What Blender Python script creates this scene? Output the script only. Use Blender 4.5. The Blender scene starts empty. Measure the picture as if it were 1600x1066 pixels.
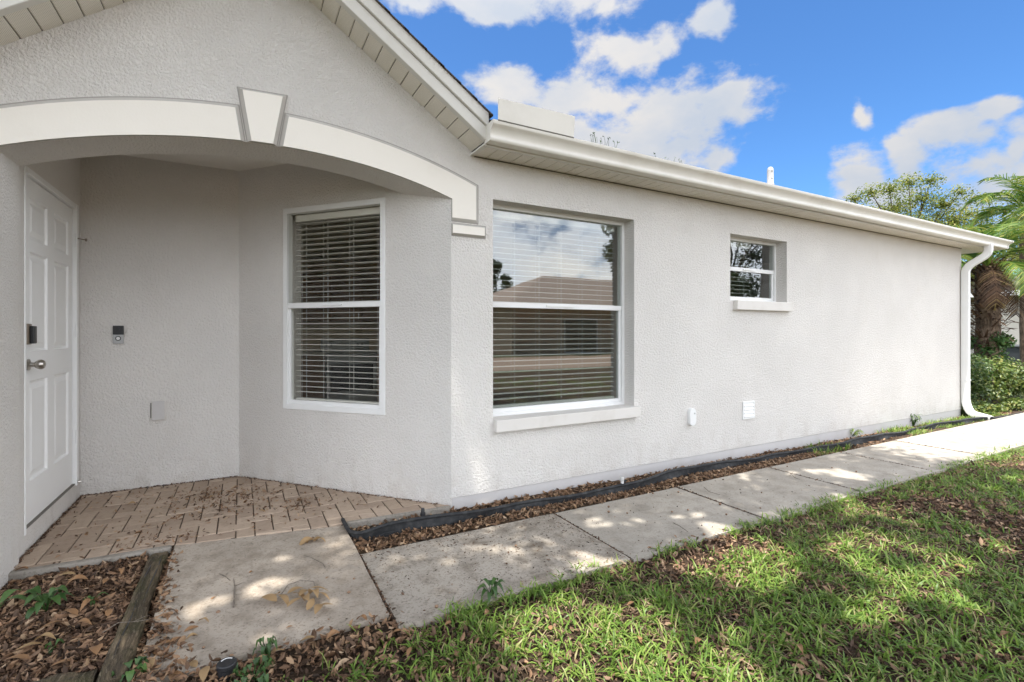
import bpy, bmesh, math, random
import numpy as np
from mathutils import Vector, Matrix
from mathutils.geometry import tessellate_polygon

sc = bpy.context.scene
C = sc.collection
R = math.radians
random.seed(7)
rng = np.random.default_rng(11)

# ------------------------------------------------------------------ camera
YAW = R(28.9); FPX = 766.9; CY = 518.7; CH = 1.238
cd = bpy.data.cameras.new('camera'); cam = bpy.data.objects.new('camera', cd); C.objects.link(cam)
cd.sensor_width = 36; cd.lens = FPX / 1600 * 36; cd.shift_y = (CY - 533) / 1600; cd.clip_end = 3000; cd.clip_start = .05
cam.location = (0, 0, CH); cam.rotation_euler = (R(90), 0, -YAW)
sc.camera = cam

# ------------------------------------------------------------------ light
SUNV = Vector((-.24, -.138, 1)).normalized()
SUN_EL = math.asin(SUNV.z); SUN_AZ = math.atan2(SUNV.x, SUNV.y)
EXPOSURE = 1.62; SKY_STRENGTH = .1; SUN_STRENGTH = 2.8
CLOUD = 3.0                      # radiance of a bright cloud, in the sky's own units
sc.view_settings.view_transform = 'Standard'; sc.view_settings.look = 'None'
sc.view_settings.exposure = EXPOSURE; sc.view_settings.gamma = 1
sc.view_settings.use_curve_mapping = False
ld = bpy.data.lights.new('sun', 'SUN'); ld.energy = SUN_STRENGTH; ld.angle = R(.53); ld.color = (1, .955, .88)
sun = bpy.data.objects.new('sun', ld); C.objects.link(sun)
sun.rotation_euler = SUNV.to_track_quat('Z', 'Y').to_euler(); sun.location = SUNV * 40

sc.cycles.use_denoising = True
sc.cycles.max_bounces = 10; sc.cycles.diffuse_bounces = 5; sc.cycles.transparent_max_bounces = 24
sc.cycles.glossy_bounces = 4; sc.cycles.caustics_reflective = False; sc.cycles.caustics_refractive = False
sc.cycles.sample_clamp_indirect = 6

def px_dir(px, py):
    u = (px - 800) / FPX; v = (CY - py) / FPX; s, c = math.sin(YAW), math.cos(YAW)
    return Vector((s + u * c, c - u * s, v))
def azel(px, py):
    d = px_dir(px, py).normalized()
    return math.atan2(d.x, d.y), math.asin(d.z)

world = bpy.data.worlds.new('World'); sc.world = world; world.use_nodes = True
def build_world():
    nt = world.node_tree; N = nt.nodes; L = nt.links; N.clear()
    out = N.new('ShaderNodeOutputWorld'); bg = N.new('ShaderNodeBackground'); bg.inputs['Strength'].default_value = SKY_STRENGTH
    sky = N.new('ShaderNodeTexSky'); sky.sky_type = 'NISHITA'; sky.sun_disc = False
    sky.sun_elevation = SUN_EL; sky.sun_rotation = SUN_AZ
    sky.air_density = 1.0; sky.dust_density = .1; sky.ozone_density = 4.0; sky.altitude = 0
    tc = N.new('ShaderNodeTexCoord'); sep = N.new('ShaderNodeSeparateXYZ'); L.new(tc.outputs['Generated'], sep.inputs[0])
    def m(op, a, b=None, c=None, clamp=False):
        n = N.new('ShaderNodeMath'); n.operation = op; n.use_clamp = clamp
        for i, x in enumerate((a, b, c)):
            if x is None: continue
            if isinstance(x, (int, float)): n.inputs[i].default_value = x
            else: L.new(x, n.inputs[i])
        return n.outputs[0]
    az = m('ARCTAN2', sep.outputs[0], sep.outputs[1]); el = m('ARCSINE', sep.outputs[2])
    cmb = N.new('ShaderNodeCombineXYZ'); L.new(az, cmb.inputs[0]); L.new(el, cmb.inputs[1])
    wn = N.new('ShaderNodeTexNoise'); wn.inputs['Scale'].default_value = 7; wn.inputs['Detail'].default_value = 4; L.new(tc.outputs['Generated'], wn.inputs['Vector'])
    w1 = N.new('ShaderNodeVectorMath'); w1.operation = 'SUBTRACT'; L.new(wn.outputs['Color'], w1.inputs[0]); w1.inputs[1].default_value = (.5, .5, .5)
    w2 = N.new('ShaderNodeVectorMath'); w2.operation = 'MULTIPLY_ADD'; L.new(w1.outputs[0], w2.inputs[0]); w2.inputs[1].default_value = (.2, .13, 0); L.new(cmb.outputs[0], w2.inputs[2])
    blobs = []
    for (x, y, w, h) in [(760, 8, 150, 34), (890, -4, 120, 30), (630, 10, 60, 26), (800, 142, 85, 40), (990, 75, 75, 34), (925, 150, 90, 40), (1035, 170, 120, 62),
                         (1135, 178, 80, 44), (960, 215, 130, 50), (1050, 235, 90, 40), (1340, 280, 62, 46), (1390, 310, 50, 34), (1440, 245, 44, 42), (1490, 200, 50, 34), (1545, 163, 44, 16),
                         (1596, 215, 32, 26), (1358, 174, 34, 20), (1103, 25, 34, 26), (1120, 255, 30, 14)]:
        a0, e0 = azel(x, y); a1, _ = azel(x + w, y); _, e1 = azel(x, y - h)
        blobs.append((a0, e0, a1 - a0, e1 - e0))
    r2 = random.Random(5); lo, hi = azel(-80, 300)[0], azel(1700, 300)[0]
    while len(blobs) < 84:
        a, e = r2.uniform(-math.pi, math.pi), math.asin(r2.uniform(.08, .97))
        if lo - .1 < a < hi + .1 and e < R(46): continue
        if abs(a) < 1.3 and r2.random() < .5: continue
        w = r2.uniform(.12, .34); blobs.append((a, e, w / max(.35, math.cos(e)), w * r2.uniform(.35, .7)))
    field = None
    for a, e, wa, we in blobs:
        s1 = N.new('ShaderNodeVectorMath'); s1.operation = 'SUBTRACT'; L.new(w2.outputs[0], s1.inputs[0]); s1.inputs[1].default_value = (a, e, 0)
        s2 = N.new('ShaderNodeVectorMath'); s2.operation = 'MULTIPLY'; L.new(s1.outputs[0], s2.inputs[0]); s2.inputs[1].default_value = (1 / wa, 1 / we, 0)
        s3 = N.new('ShaderNodeVectorMath'); s3.operation = 'LENGTH'; L.new(s2.outputs[0], s3.inputs[0])
        v = m('SUBTRACT', 1.22, s3.outputs['Value'])
        field = v if field is None else m('SMOOTH_MAX', field, v, .35)
    field = m('MAXIMUM', field, -.55)
    so = N.new('ShaderNodeMapRange'); so.interpolation_type = 'SMOOTHSTEP'; L.new(sep.outputs[1], so.inputs[0]); so.inputs[1].default_value = .25; so.inputs[2].default_value = -.35
    south = so.outputs[0]                                   # street-side cloud veil the window mirrors; brightness raised to lift the shaded walls
    field = m('MAXIMUM', field, m('SUBTRACT', m('MULTIPLY', south, 1.15), .6))
    def noise(scale, detail, rough, off=0, dist=0):
        mp = N.new('ShaderNodeMapping'); L.new(tc.outputs['Generated'], mp.inputs[0]); mp.inputs['Location'].default_value = (off, off * .7, -off)
        mp.inputs['Scale'].default_value = (1, 1, 1.7)
        n = N.new('ShaderNodeTexNoise'); n.inputs['Scale'].default_value = scale; n.inputs['Detail'].default_value = detail
        n.inputs['Roughness'].default_value = rough; n.inputs['Distortion'].default_value = dist; L.new(mp.outputs[0], n.inputs['Vector']); return n.outputs[0]
    n1 = noise(9, 9, .62, 0, .3)
    n3 = noise(26, 5, .6, 5.2)
    dens = m('ADD', m('ADD', m('MULTIPLY', field, 1.5), m('MULTIPLY', m('SUBTRACT', n1, .45), 3.2)), m('MULTIPLY', m('SUBTRACT', n3, .5), 1.5))
    mr = N.new('ShaderNodeMapRange'); mr.interpolation_type = 'SMOOTHSTEP'; L.new(dens, mr.inputs[0])
    mr.inputs[1].default_value = .1; mr.inputs[2].default_value = 1.2; mr.inputs[3].default_value = 0; mr.inputs[4].default_value = .97
    n2 = noise(5, 6, .55, 3.1)
    mr2 = N.new('ShaderNodeMapRange'); L.new(n2, mr2.inputs[0]); mr2.inputs[1].default_value = .38; mr2.inputs[2].default_value = .66
    cc = N.new('ShaderNodeMix'); cc.data_type = 'RGBA'; L.new(mr2.outputs[0], cc.inputs['Factor'])
    cc.inputs['A'].default_value = (CLOUD * .76, CLOUD * .83, CLOUD * .94, 1); cc.inputs['B'].default_value = (CLOUD * 1.03, CLOUD * 1.0, CLOUD * .97, 1)
    dt = N.new('ShaderNodeVectorMath'); dt.operation = 'DOT_PRODUCT'; L.new(tc.outputs['Generated'], dt.inputs[0]); dt.inputs[1].default_value = SUNV
    fw0 = m('MULTIPLY', m('POWER', m('MAXIMUM', m('ADD', m('MULTIPLY', dt.outputs['Value'], .5), .5), 0.0), 6.0), 1.6)   # thin cloud scatters forward: brighter towards the sun
    fw = m('ADD', m('ADD', .82, fw0), m('MULTIPLY', south, 3.0))
    cs = N.new('ShaderNodeVectorMath'); cs.operation = 'SCALE'; L.new(cc.outputs['Result'], cs.inputs[0]); L.new(fw, cs.inputs['Scale'])
    mx = N.new('ShaderNodeMix'); mx.data_type = 'RGBA'; L.new(mr.outputs[0], mx.inputs['Factor']); tn = N.new('ShaderNodeMix'); tn.data_type = 'RGBA'; tn.blend_type = 'MULTIPLY'; tn.inputs['Factor'].default_value = 1; L.new(sky.outputs[0], tn.inputs['A']); tn.inputs['B'].default_value = (.36, .55, .72, 1)
    L.new(tn.outputs['Result'], mx.inputs['A']); L.new(cs.outputs[0], mx.inputs['B'])
    L.new(mx.outputs['Result'], bg.inputs['Color']); L.new(bg.outputs[0], out.inputs[0])
build_world()

# ------------------------------------------------------------------ materials
class NB:
    def __init__(s, name):
        s.mat = bpy.data.materials.new(name); s.mat.use_nodes = True; s.nt = s.mat.node_tree; s.N = s.nt.nodes; s.L = s.nt.links
        s.N.clear(); s.out = s.N.new('ShaderNodeOutputMaterial'); s.p = s.N.new('ShaderNodeBsdfPrincipled'); s.L.new(s.p.outputs[0], s.out.inputs[0])
        s.geo = s.N.new('ShaderNodeNewGeometry'); s.pos = s.geo.outputs['Position']; s.island = s.geo.outputs['Random Per Island']
        s.objrand = None
    def rnd(s):
        if not s.objrand: s.objrand = s.N.new('ShaderNodeObjectInfo').outputs['Random']
        return s.objrand
    def noise(s, scale, detail=3, rough=.5, dist=0, stretch=None, vec=None):
        n = s.N.new('ShaderNodeTexNoise'); n.inputs['Scale'].default_value = scale; n.inputs['Detail'].default_value = detail
        n.inputs['Roughness'].default_value = rough; n.inputs['Distortion'].default_value = dist
        v = vec or s.pos
        if stretch:
            mp = s.N.new('ShaderNodeMapping'); mp.inputs['Scale'].default_value = stretch; s.L.new(v, mp.inputs[0]); v = mp.outputs[0]
        s.L.new(v, n.inputs['Vector']); return n.outputs[0]
    def voro(s, scale, feature='F1'):
        n = s.N.new('ShaderNodeTexVoronoi'); n.feature = feature; n.inputs['Scale'].default_value = scale; s.L.new(s.pos, n.inputs['Vector']); return n.outputs[0]
    def mr(s, x, a, b, c=0, d=1):
        n = s.N.new('ShaderNodeMapRange'); s.L.new(x, n.inputs[0]); n.interpolation_type = 'SMOOTHSTEP'
        for i, v in enumerate((a, b, c, d)): n.inputs[i + 1].default_value = v
        return n.outputs[0]
    def m(s, op, a, b=None):
        n = s.N.new('ShaderNodeMath'); n.operation = op
        for i, x in enumerate((a, b)):
            if x is None: continue
            if isinstance(x, (int, float)): n.inputs[i].default_value = x
            else: s.L.new(x, n.inputs[i])
        return n.outputs[0]
    def mix(s, f, a, b, mode='MIX'):
        n = s.N.new('ShaderNodeMix'); n.data_type = 'RGBA'; n.blend_type = mode
        if isinstance(f, (int, float)): n.inputs['Factor'].default_value = f
        else: s.L.new(f, n.inputs['Factor'])
        for k, x in (('A', a), ('B', b)):
            if isinstance(x, tuple): n.inputs[k].default_value = x if len(x) == 4 else (*x, 1)
            else: s.L.new(x, n.inputs[k])
        return n.outputs['Result']
    def ramp(s, f, stops):
        n = s.N.new('ShaderNodeValToRGB'); s.L.new(f, n.inputs[0]); e = n.color_ramp.elements
        while len(e) < len(stops): e.new(.5)
        for i, (p, c) in enumerate(stops): e[i].position = p; e[i].color = (*c, 1)
        return n.outputs[0]
    def col(s, x):
        if isinstance(x, tuple): s.p.inputs['Base Color'].default_value = (*x, 1)
        else: s.L.new(x, s.p.inputs['Base Color'])
    def bump(s, h, strength=.5, dist=.01):
        b = s.N.new('ShaderNodeBump'); b.inputs['Strength'].default_value = strength; b.inputs['Distance'].default_value = dist
        s.L.new(h, b.inputs['Height']); s.L.new(b.outputs[0], s.p.inputs['Normal'])
    def rough(s, r, metal=0, spec=.5):
        s.p.inputs['Roughness'].default_value = r; s.p.inputs['Metallic'].default_value = metal; s.p.inputs['Specular IOR Level'].default_value = spec
    def sepz(s):
        n = s.N.new('ShaderNodeSeparateXYZ'); s.L.new(s.pos, n.inputs[0]); return n.outputs

def stucco(name, c, strength=.8):
    b = NB(name)
    big = b.noise(.9, 4, .6); mid = b.noise(5, 4, .6); fine = b.noise(74, 3, .6, .15)
    streak = b.noise(1.6, 4, .6, 0, (2.2, 2.2, .25))
    k = b.mix(b.mr(big, .3, .75), tuple(x * .93 for x in c), tuple(min(1, x * 1.03) for x in c))
    k = b.mix(b.m('MULTIPLY', b.mr(mid, .5, .8), .22), k, tuple(x * f for x, f in zip(c, (.9, .88, .84))))
    k = b.mix(b.m('MULTIPLY', b.mr(streak, .58, .8), .16), k, (c[0] * .78, c[1] * .75, c[2] * .7))
    k = b.mix(b.m('MULTIPLY', b.mr(b.noise(160, 2), .62, .75), .16), k, (c[0] * .6, c[1] * .57, c[2] * .52))
    xyz = b.sepz(); splash = b.m('MULTIPLY', b.mr(xyz[2], .42, .0), b.mr(b.noise(6, 5, .7, .5, (1, 1, .6)), .42, .7)); k = b.mix(b.m('MULTIPLY', splash, .3), k, (c[0] * .6, c[1] * .54, c[2] * .47))
    b.col(k); b.rough(.9, 0, .25)
    h = b.m('ADD', b.mr(fine, .36, .66), b.m('MULTIPLY', b.noise(150, 2), .35))
    b.bump(h, strength, .0058); return b.mat
def paint(name, c, rough=.45, grime=.1, bump=0, gscale=4):
    b = NB(name); n = b.noise(gscale, 5, .65)
    b.col(b.mix(b.m('MULTIPLY', b.mr(n, .45, .8), grime), c, (c[0] * .55, c[1] * .5, c[2] * .42))); b.rough(rough, 0, .4)
    if bump: b.bump(b.noise(90, 3), bump, .002)
    return b.mat
MAT = {}
MAT['stucco'] = stucco('painted_stucco', (.755, .725, .688))
MAT['stucco_smooth'] = stucco('painted_stucco_fine', (.755, .725, .688), .5)
MAT['trim'] = paint('cream_trim', (.86, .815, .74), .7, .08, .25)
MAT['band_shadow_line'] = paint('band_shadow_line', (.36, .34, .31), .9, 0); MAT['band_shade_edge'] = paint('band_shade_edge', (.50, .475, .44), .85, .2, .4)  # shade painted round the arch trim: darkened bevel and a darker outline
MAT['sill'] = paint('sill_paint', (.70, .67, .63), .7, .3, .3)
MAT['foundation'] = paint('foundation_paint', (.55, .53, .52), .8, .2, .4)
MAT['joint'] = paint('dark_joint', (.17, .16, .14), .9, 0)
MAT['ceiling'] = stucco('porch_ceiling', (.80, .77, .72), .35)
MAT['white'] = paint('white_vinyl', (.80, .80, .79), .35, .06)
MAT['door'] = paint('door_paint', (.85, .85, .84), .38, .04)
MAT['gutter'] = paint('gutter_enamel', (.79, .76, .695), .38, .3, 0, 2.5)
MAT['fascia'] = paint('fascia_metal', (.68, .66, .61), .4, .22, 0, 3)
MAT['slat'] = paint('blind_slat', (.82, .81, .78), .4, .02)
MAT['cord'] = paint('blind_cord', (.75, .74, .72), .8, 0)
MAT['black'] = paint('black_plastic', (.022, .022, .024), .4, 0)
MAT['bronze'] = paint('bronze', (.2, .16, .12), .4, 0)
MAT['silver'] = paint('silver_plastic', (.42, .42, .42), .35, 0)
MAT['grey_plastic'] = paint('grey_plastic', (.5, .5, .48), .5, .15)
def nickel():
    b = NB('satin_nickel'); b.col((.46, .43, .39)); b.rough(.3, 1); return b.mat
MAT['nickel'] = nickel()
def soffit_mat():
    b = NB('perforated_soffit'); tcn = b.N.new('ShaderNodeTexCoord'); uv = b.N.new('ShaderNodeSeparateXYZ'); b.L.new(tcn.outputs['UV'], uv.inputs[0])
    def tri(x, f, ph=0): return b.m('SINE', b.m('ADD', b.m('MULTIPLY', x, f), ph))
    f = math.tau / .0125
    d = b.m('MULTIPLY', tri(uv.outputs[0], f), tri(uv.outputs[1], f)); hole = b.mr(d, .45, .8)
    base = b.mix(b.m('MULTIPLY', b.mr(b.noise(3, 4, .6), .45, .8), .25), (.80, .755, .67), (.55, .49, .38))
    b.col(b.mix(b.m('MULTIPLY', hole, .62), base, (.12, .11, .09))); b.rough(.5, 0, .3); return b.mat
MAT['soffit'] = soffit_mat()
def concrete(name, c, dirt, speck=.5):
    b = NB(name); big = b.noise(1.3, 5, .65); mid = b.noise(7, 5, .7); fine = b.noise(70, 3, .6); gr = b.noise(330, 2)
    k = b.mix(b.mr(big, .35, .7), tuple(x * .86 for x in c), tuple(x * 1.06 for x in c))
    k = b.mix(b.m('MULTIPLY', b.mr(mid, .42, .72), dirt), k, (c[0] * .42, c[1] * .39, c[2] * .35))
    k = b.mix(b.m('MULTIPLY', b.mr(fine, .52, .68), dirt * .8), k, (c[0] * .4, c[1] * .37, c[2] * .33))
    k = b.mix(b.m('MULTIPLY', b.mr(b.noise(42, 4, .7, 1.5), .6, .68), speck), k, (.10, .085, .07))
    k = b.mix(b.m('MULTIPLY', b.mr(gr, .6, .7), .25), k, (c[0] * .5, c[1] * .48, c[2] * .45))
    b.col(k); b.rough(.93, 0, .2); b.bump(b.m('ADD', fine, b.m('MULTIPLY', gr, .6)), .45, .003); return b.mat
MAT['concrete_dirty'] = concrete('weathered_concrete', (.43, .37, .305), .65, .65)
MAT['concrete_mottled'] = concrete('mottled_concrete', (.41, .365, .31), .9, .85)
MAT['concrete'] = concrete('pale_concrete', (.41, .372, .32), .42, .55)
MAT['curb'] = concrete('curb_concrete', (.33, .30, .26), .6, .4)
def paver_mat():
    b = NB('tan_paver'); v = b.rnd(); n = b.noise(26, 5, .7); f = b.noise(260, 3)
    k = b.ramp(v, [(0, (.36, .275, .21)), (.5, (.425, .33, .25)), (1, (.48, .375, .29))])
    k = b.mix(b.m('MULTIPLY', b.mr(n, .45, .75), .4), k, (.2, .15, .11)); k = b.mix(b.m('MULTIPLY', b.mr(f, .5, .7), .25), k, (.24, .18, .13))
    b.col(k); b.rough(.92, 0, .2); b.bump(b.m('ADD', f, n), .4, .002); return b.mat
MAT['paver'] = paver_mat()
def soil(name, a, c, c2):
    b = NB(name); n = b.noise(9, 6, .7); f = b.noise(85, 5, .75, 1)
    k = b.mix(b.mr(n, .35, .68), a, c); k = b.mix(b.mr(f, .42, .68), k, c2); b.col(k); b.rough(.95, 0, .15); b.bump(b.m('ADD', f, n), .9, .02); return b.mat
MAT['soil'] = soil('dark_soil', (.035, .025, .018), (.075, .05, .032), (.11, .072, .045))
MAT['sand'] = soil('joint_dirt', (.05, .036, .026), (.085, .06, .042), (.13, .09, .06))
def ground_mat():
    b = NB('ground_cover'); n = b.noise(.8, 6, .7); f = b.noise(40, 5, .75, 1)
    k = b.mix(b.mr(n, .38, .62), (.07, .05, .033), (.05, .085, .022)); k = b.mix(b.mr(f, .45, .7), k, (.09, .1, .04)); b.col(k); b.rough(.95, 0, .15)
    b.bump(f, .8, .03); return b.mat
MAT['ground'] = ground_mat()
def leafy(name, stops, trans=.35, rough=.5, spec=.4, noise=True):
    b = NB(name); k = b.ramp(b.island, stops)
    if noise: k = b.mix(b.m('MULTIPLY', b.mr(b.noise(1.7, 3), .4, .7), .35), k, tuple(x * .6 for x in stops[0][1]))
    b.col(k); b.rough(rough, 0, spec)
    if trans:
        t = b.N.new('ShaderNodeBsdfTranslucent'); b.L.new(k, t.inputs['Color']); mx = b.N.new('ShaderNodeMixShader'); mx.inputs[0].default_value = trans
        b.L.new(b.p.outputs[0], mx.inputs[1]); b.L.new(t.outputs[0], mx.inputs[2]); b.L.new(mx.outputs[0], b.out.inputs[0])
    return b.mat
MAT['grass'] = leafy('lawn_grass', [(0, (.09, .17, .027)), (.45, (.175, .295, .046)), (.82, (.28, .39, .08)), (.94, (.34, .36, .12)), (1, (.44, .36, .19))], .4, .42, .4, False)
MAT['litter'] = leafy('dead_leaves', [(0, (.07, .045, .03)), (.3, (.17, .1, .06)), (.6, (.28, .165, .095)), (.85, (.37, .24, .14)), (1, (.46, .33, .22))], .15, .65, .3, False)
MAT['litter_dark'] = leafy('bark_mulch', [(0, (.035, .024, .017)), (.4, (.1, .06, .04)), (.75, (.19, .115, .072)), (1, (.32, .21, .14))], .1, .75, .25, False)
MAT['dry_leaf'] = leafy('dry_tan_leaf', [(0, (.27, .165, .075)), (.5, (.38, .25, .125)), (1, (.48, .34, .19))], .25, .6, .3, False)
MAT['brown_leaf'] = leafy('dry_brown_leaf', [(0, (.2, .105, .05)), (.5, (.3, .165, .08)), (1, (.38, .23, .12))], .2, .55, .35, False)
MAT['thatch'] = leafy('straw_thatch', [(0, (.09, .06, .04)), (.5, (.2, .14, .085)), (1, (.36, .28, .17))], .15, .6, .3, False)
MAT['weed'] = leafy('weed_leaf', [(0, (.035, .085, .02)), (.6, (.075, .15, .04)), (1, (.14, .25, .06))], .35, .4, .45, False)
MAT['hedge'] = leafy('hedge_leaf', [(0, (.03, .065, .016)), (.45, (.075, .14, .032)), (.85, (.16, .22, .06)), (1, (.3, .32, .13))], .35, .35, .55)
MAT['shrub'] = leafy('shrub_leaf', [(0, (.05, .09, .02)), (.45, (.12, .18, .035)), (.85, (.22, .26, .06)), (1, (.36, .33, .1))], .35, .4, .5)
MAT['oak'] = leafy('oak_leaf', [(0, (.02, .045, .012)), (.6, (.045, .085, .02)), (1, (.09, .13, .035))], .3, .4, .5)
MAT['airy'] = leafy('yellow_green_leaf', [(0, (.06, .09, .018)), (.4, (.16, .21, .035)), (.8, (.3, .33, .06)), (1, (.45, .39, .12))], .5, .45, .4)
MAT['palm'] = leafy('palm_leaflet', [(0, (.05, .12, .022)), (.45, (.13, .22, .04)), (.85, (.24, .29, .05)), (1, (.40, .36, .1))], .35, .5, .2)
MAT['deadfrond'] = leafy('dead_frond', [(0, (.045, .027, .02)), (.55, (.12, .07, .045)), (.9, (.24, .15, .09)), (1, (.4, .3, .12))], .15, .7, .2)
def bark(name, a, c, sc_=14):
    b = NB(name); n = b.noise(sc_, 6, .7, 1, (1, 1, .35)); b.col(b.mix(b.mr(n, .3, .7), a, c)); b.rough(.9, 0, .2); b.bump(n, .8, .02); return b.mat
MAT['bark'] = bark('tree_bark', (.05, .038, .028), (.17, .135, .1)); MAT['palmbark'] = bark('palm_bark', (.07, .05, .036), (.24, .17, .12), 20)
MAT['twig'] = bark('twig_bark', (.12, .095, .075), (.34, .29, .24), 60)
def timber_mat():
    b = NB('weathered_timber'); g = b.noise(30, 6, .7, .6, (1, .08, 1)); mo = b.noise(6, 5, .7); f = b.noise(120, 3, .6, 0, (1, .2, 1))
    k = b.mix(b.mr(g, .35, .68), (.05, .04, .03), (.19, .145, .095)); k = b.mix(b.m('MULTIPLY', b.mr(mo, .42, .62), .65), k, (.06, .058, .028)); k = b.mix(b.m('MULTIPLY', b.mr(f, .55, .7), .5), k, (.27, .22, .155))
    b.col(k); b.rough(.95, 0, .15); b.bump(b.m('ADD', g, f), 1, .012); return b.mat
MAT['timber'] = timber_mat()
def edging_mat():
    b = NB('black_edging'); n = b.noise(18, 5, .7); b.col(b.mix(b.mr(n, .4, .75), (.02, .021, .023), (.06, .06, .06))); b.rough(.7, 0, .3); b.bump(b.noise(40, 3), .3, .004); return b.mat
MAT['edging'] = edging_mat()
def shingle_mat():
    b = NB('roof_shingle'); v = b.voro(7); n = b.noise(130, 3); b.col(b.mix(b.mr(n, .35, .7), (.06, .05, .044), (.16, .135, .115))); b.rough(.95, 0, .1); b.bump(n, .6, .004); return b.mat
MAT['shingle'] = shingle_mat()
def tan_roof():
    b = NB('tan_shingle'); n = b.noise(30, 4, .7); b.col(b.mix(b.mr(n, .35, .7), (.33, .26, .22), (.45, .37, .32))); b.rough(.95, 0, .1); return b.mat
MAT['tan_roof'] = tan_roof()
MAT['tan_wall'] = stucco('tan_stucco', (.46, .34, .25)); MAT['drive'] = paint('driveway_paving', (.3, .22, .17), .9, .3); MAT['beige_wall'] = stucco('beige_stucco', (.52, .49, .44))
def glass(name, refl, tint):
    b = NB(name); b.N.remove(b.p)
    tr = b.N.new('ShaderNodeBsdfTransparent'); tr.inputs[0].default_value = (*tint, 1); gl = b.N.new('ShaderNodeBsdfGlossy'); gl.inputs['Roughness'].default_value = .004; gl.inputs['Color'].default_value = (.97, .98, 1, 1)
    lw = b.N.new('ShaderNodeLayerWeight'); lw.inputs[0].default_value = .5; f5 = b.m('POWER', lw.outputs['Facing'], 5.0)
    n = b.noise(2.2, 2); bp = b.N.new('ShaderNodeBump'); bp.inputs['Strength'].default_value = .02; bp.inputs['Distance'].default_value = .02; b.L.new(n, bp.inputs['Height']); b.L.new(bp.outputs[0], gl.inputs['Normal'])
    f = b.m('MINIMUM', b.m('ADD', b.m('MULTIPLY', f5, .9), refl), 1.0)
    mx = b.N.new('ShaderNodeMixShader'); b.L.new(f, mx.inputs[0]); b.L.new(tr.outputs[0], mx.inputs[1]); b.L.new(gl.outputs[0], mx.inputs[2]); b.L.new(mx.outputs[0], b.out.inputs[0]); return b.mat
MAT['glass'] = glass('window_glass', .115, (.86, .88, .86)); MAT['glass_clear'] = glass('porch_glass', .02, (.96, .96, .94))
MAT['room'] = paint('room_wall', (.66, .54, .39), .8, .02); MAT['room_floor'] = paint('room_floor', (.3, .22, .15), .5, .1); MAT['room_ceiling'] = paint('room_ceiling', (.72, .68, .6), .9, 0)
MAT['cabinet'] = paint('brown_cabinet', (.24, .125, .065), .4, .25, 0, 9); MAT['steel'] = paint('range_steel', (.42, .42, .41), .3, .1)
MAT['bin'] = paint('bin_plastic', (.05, .055, .062), .5, .1)

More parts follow.
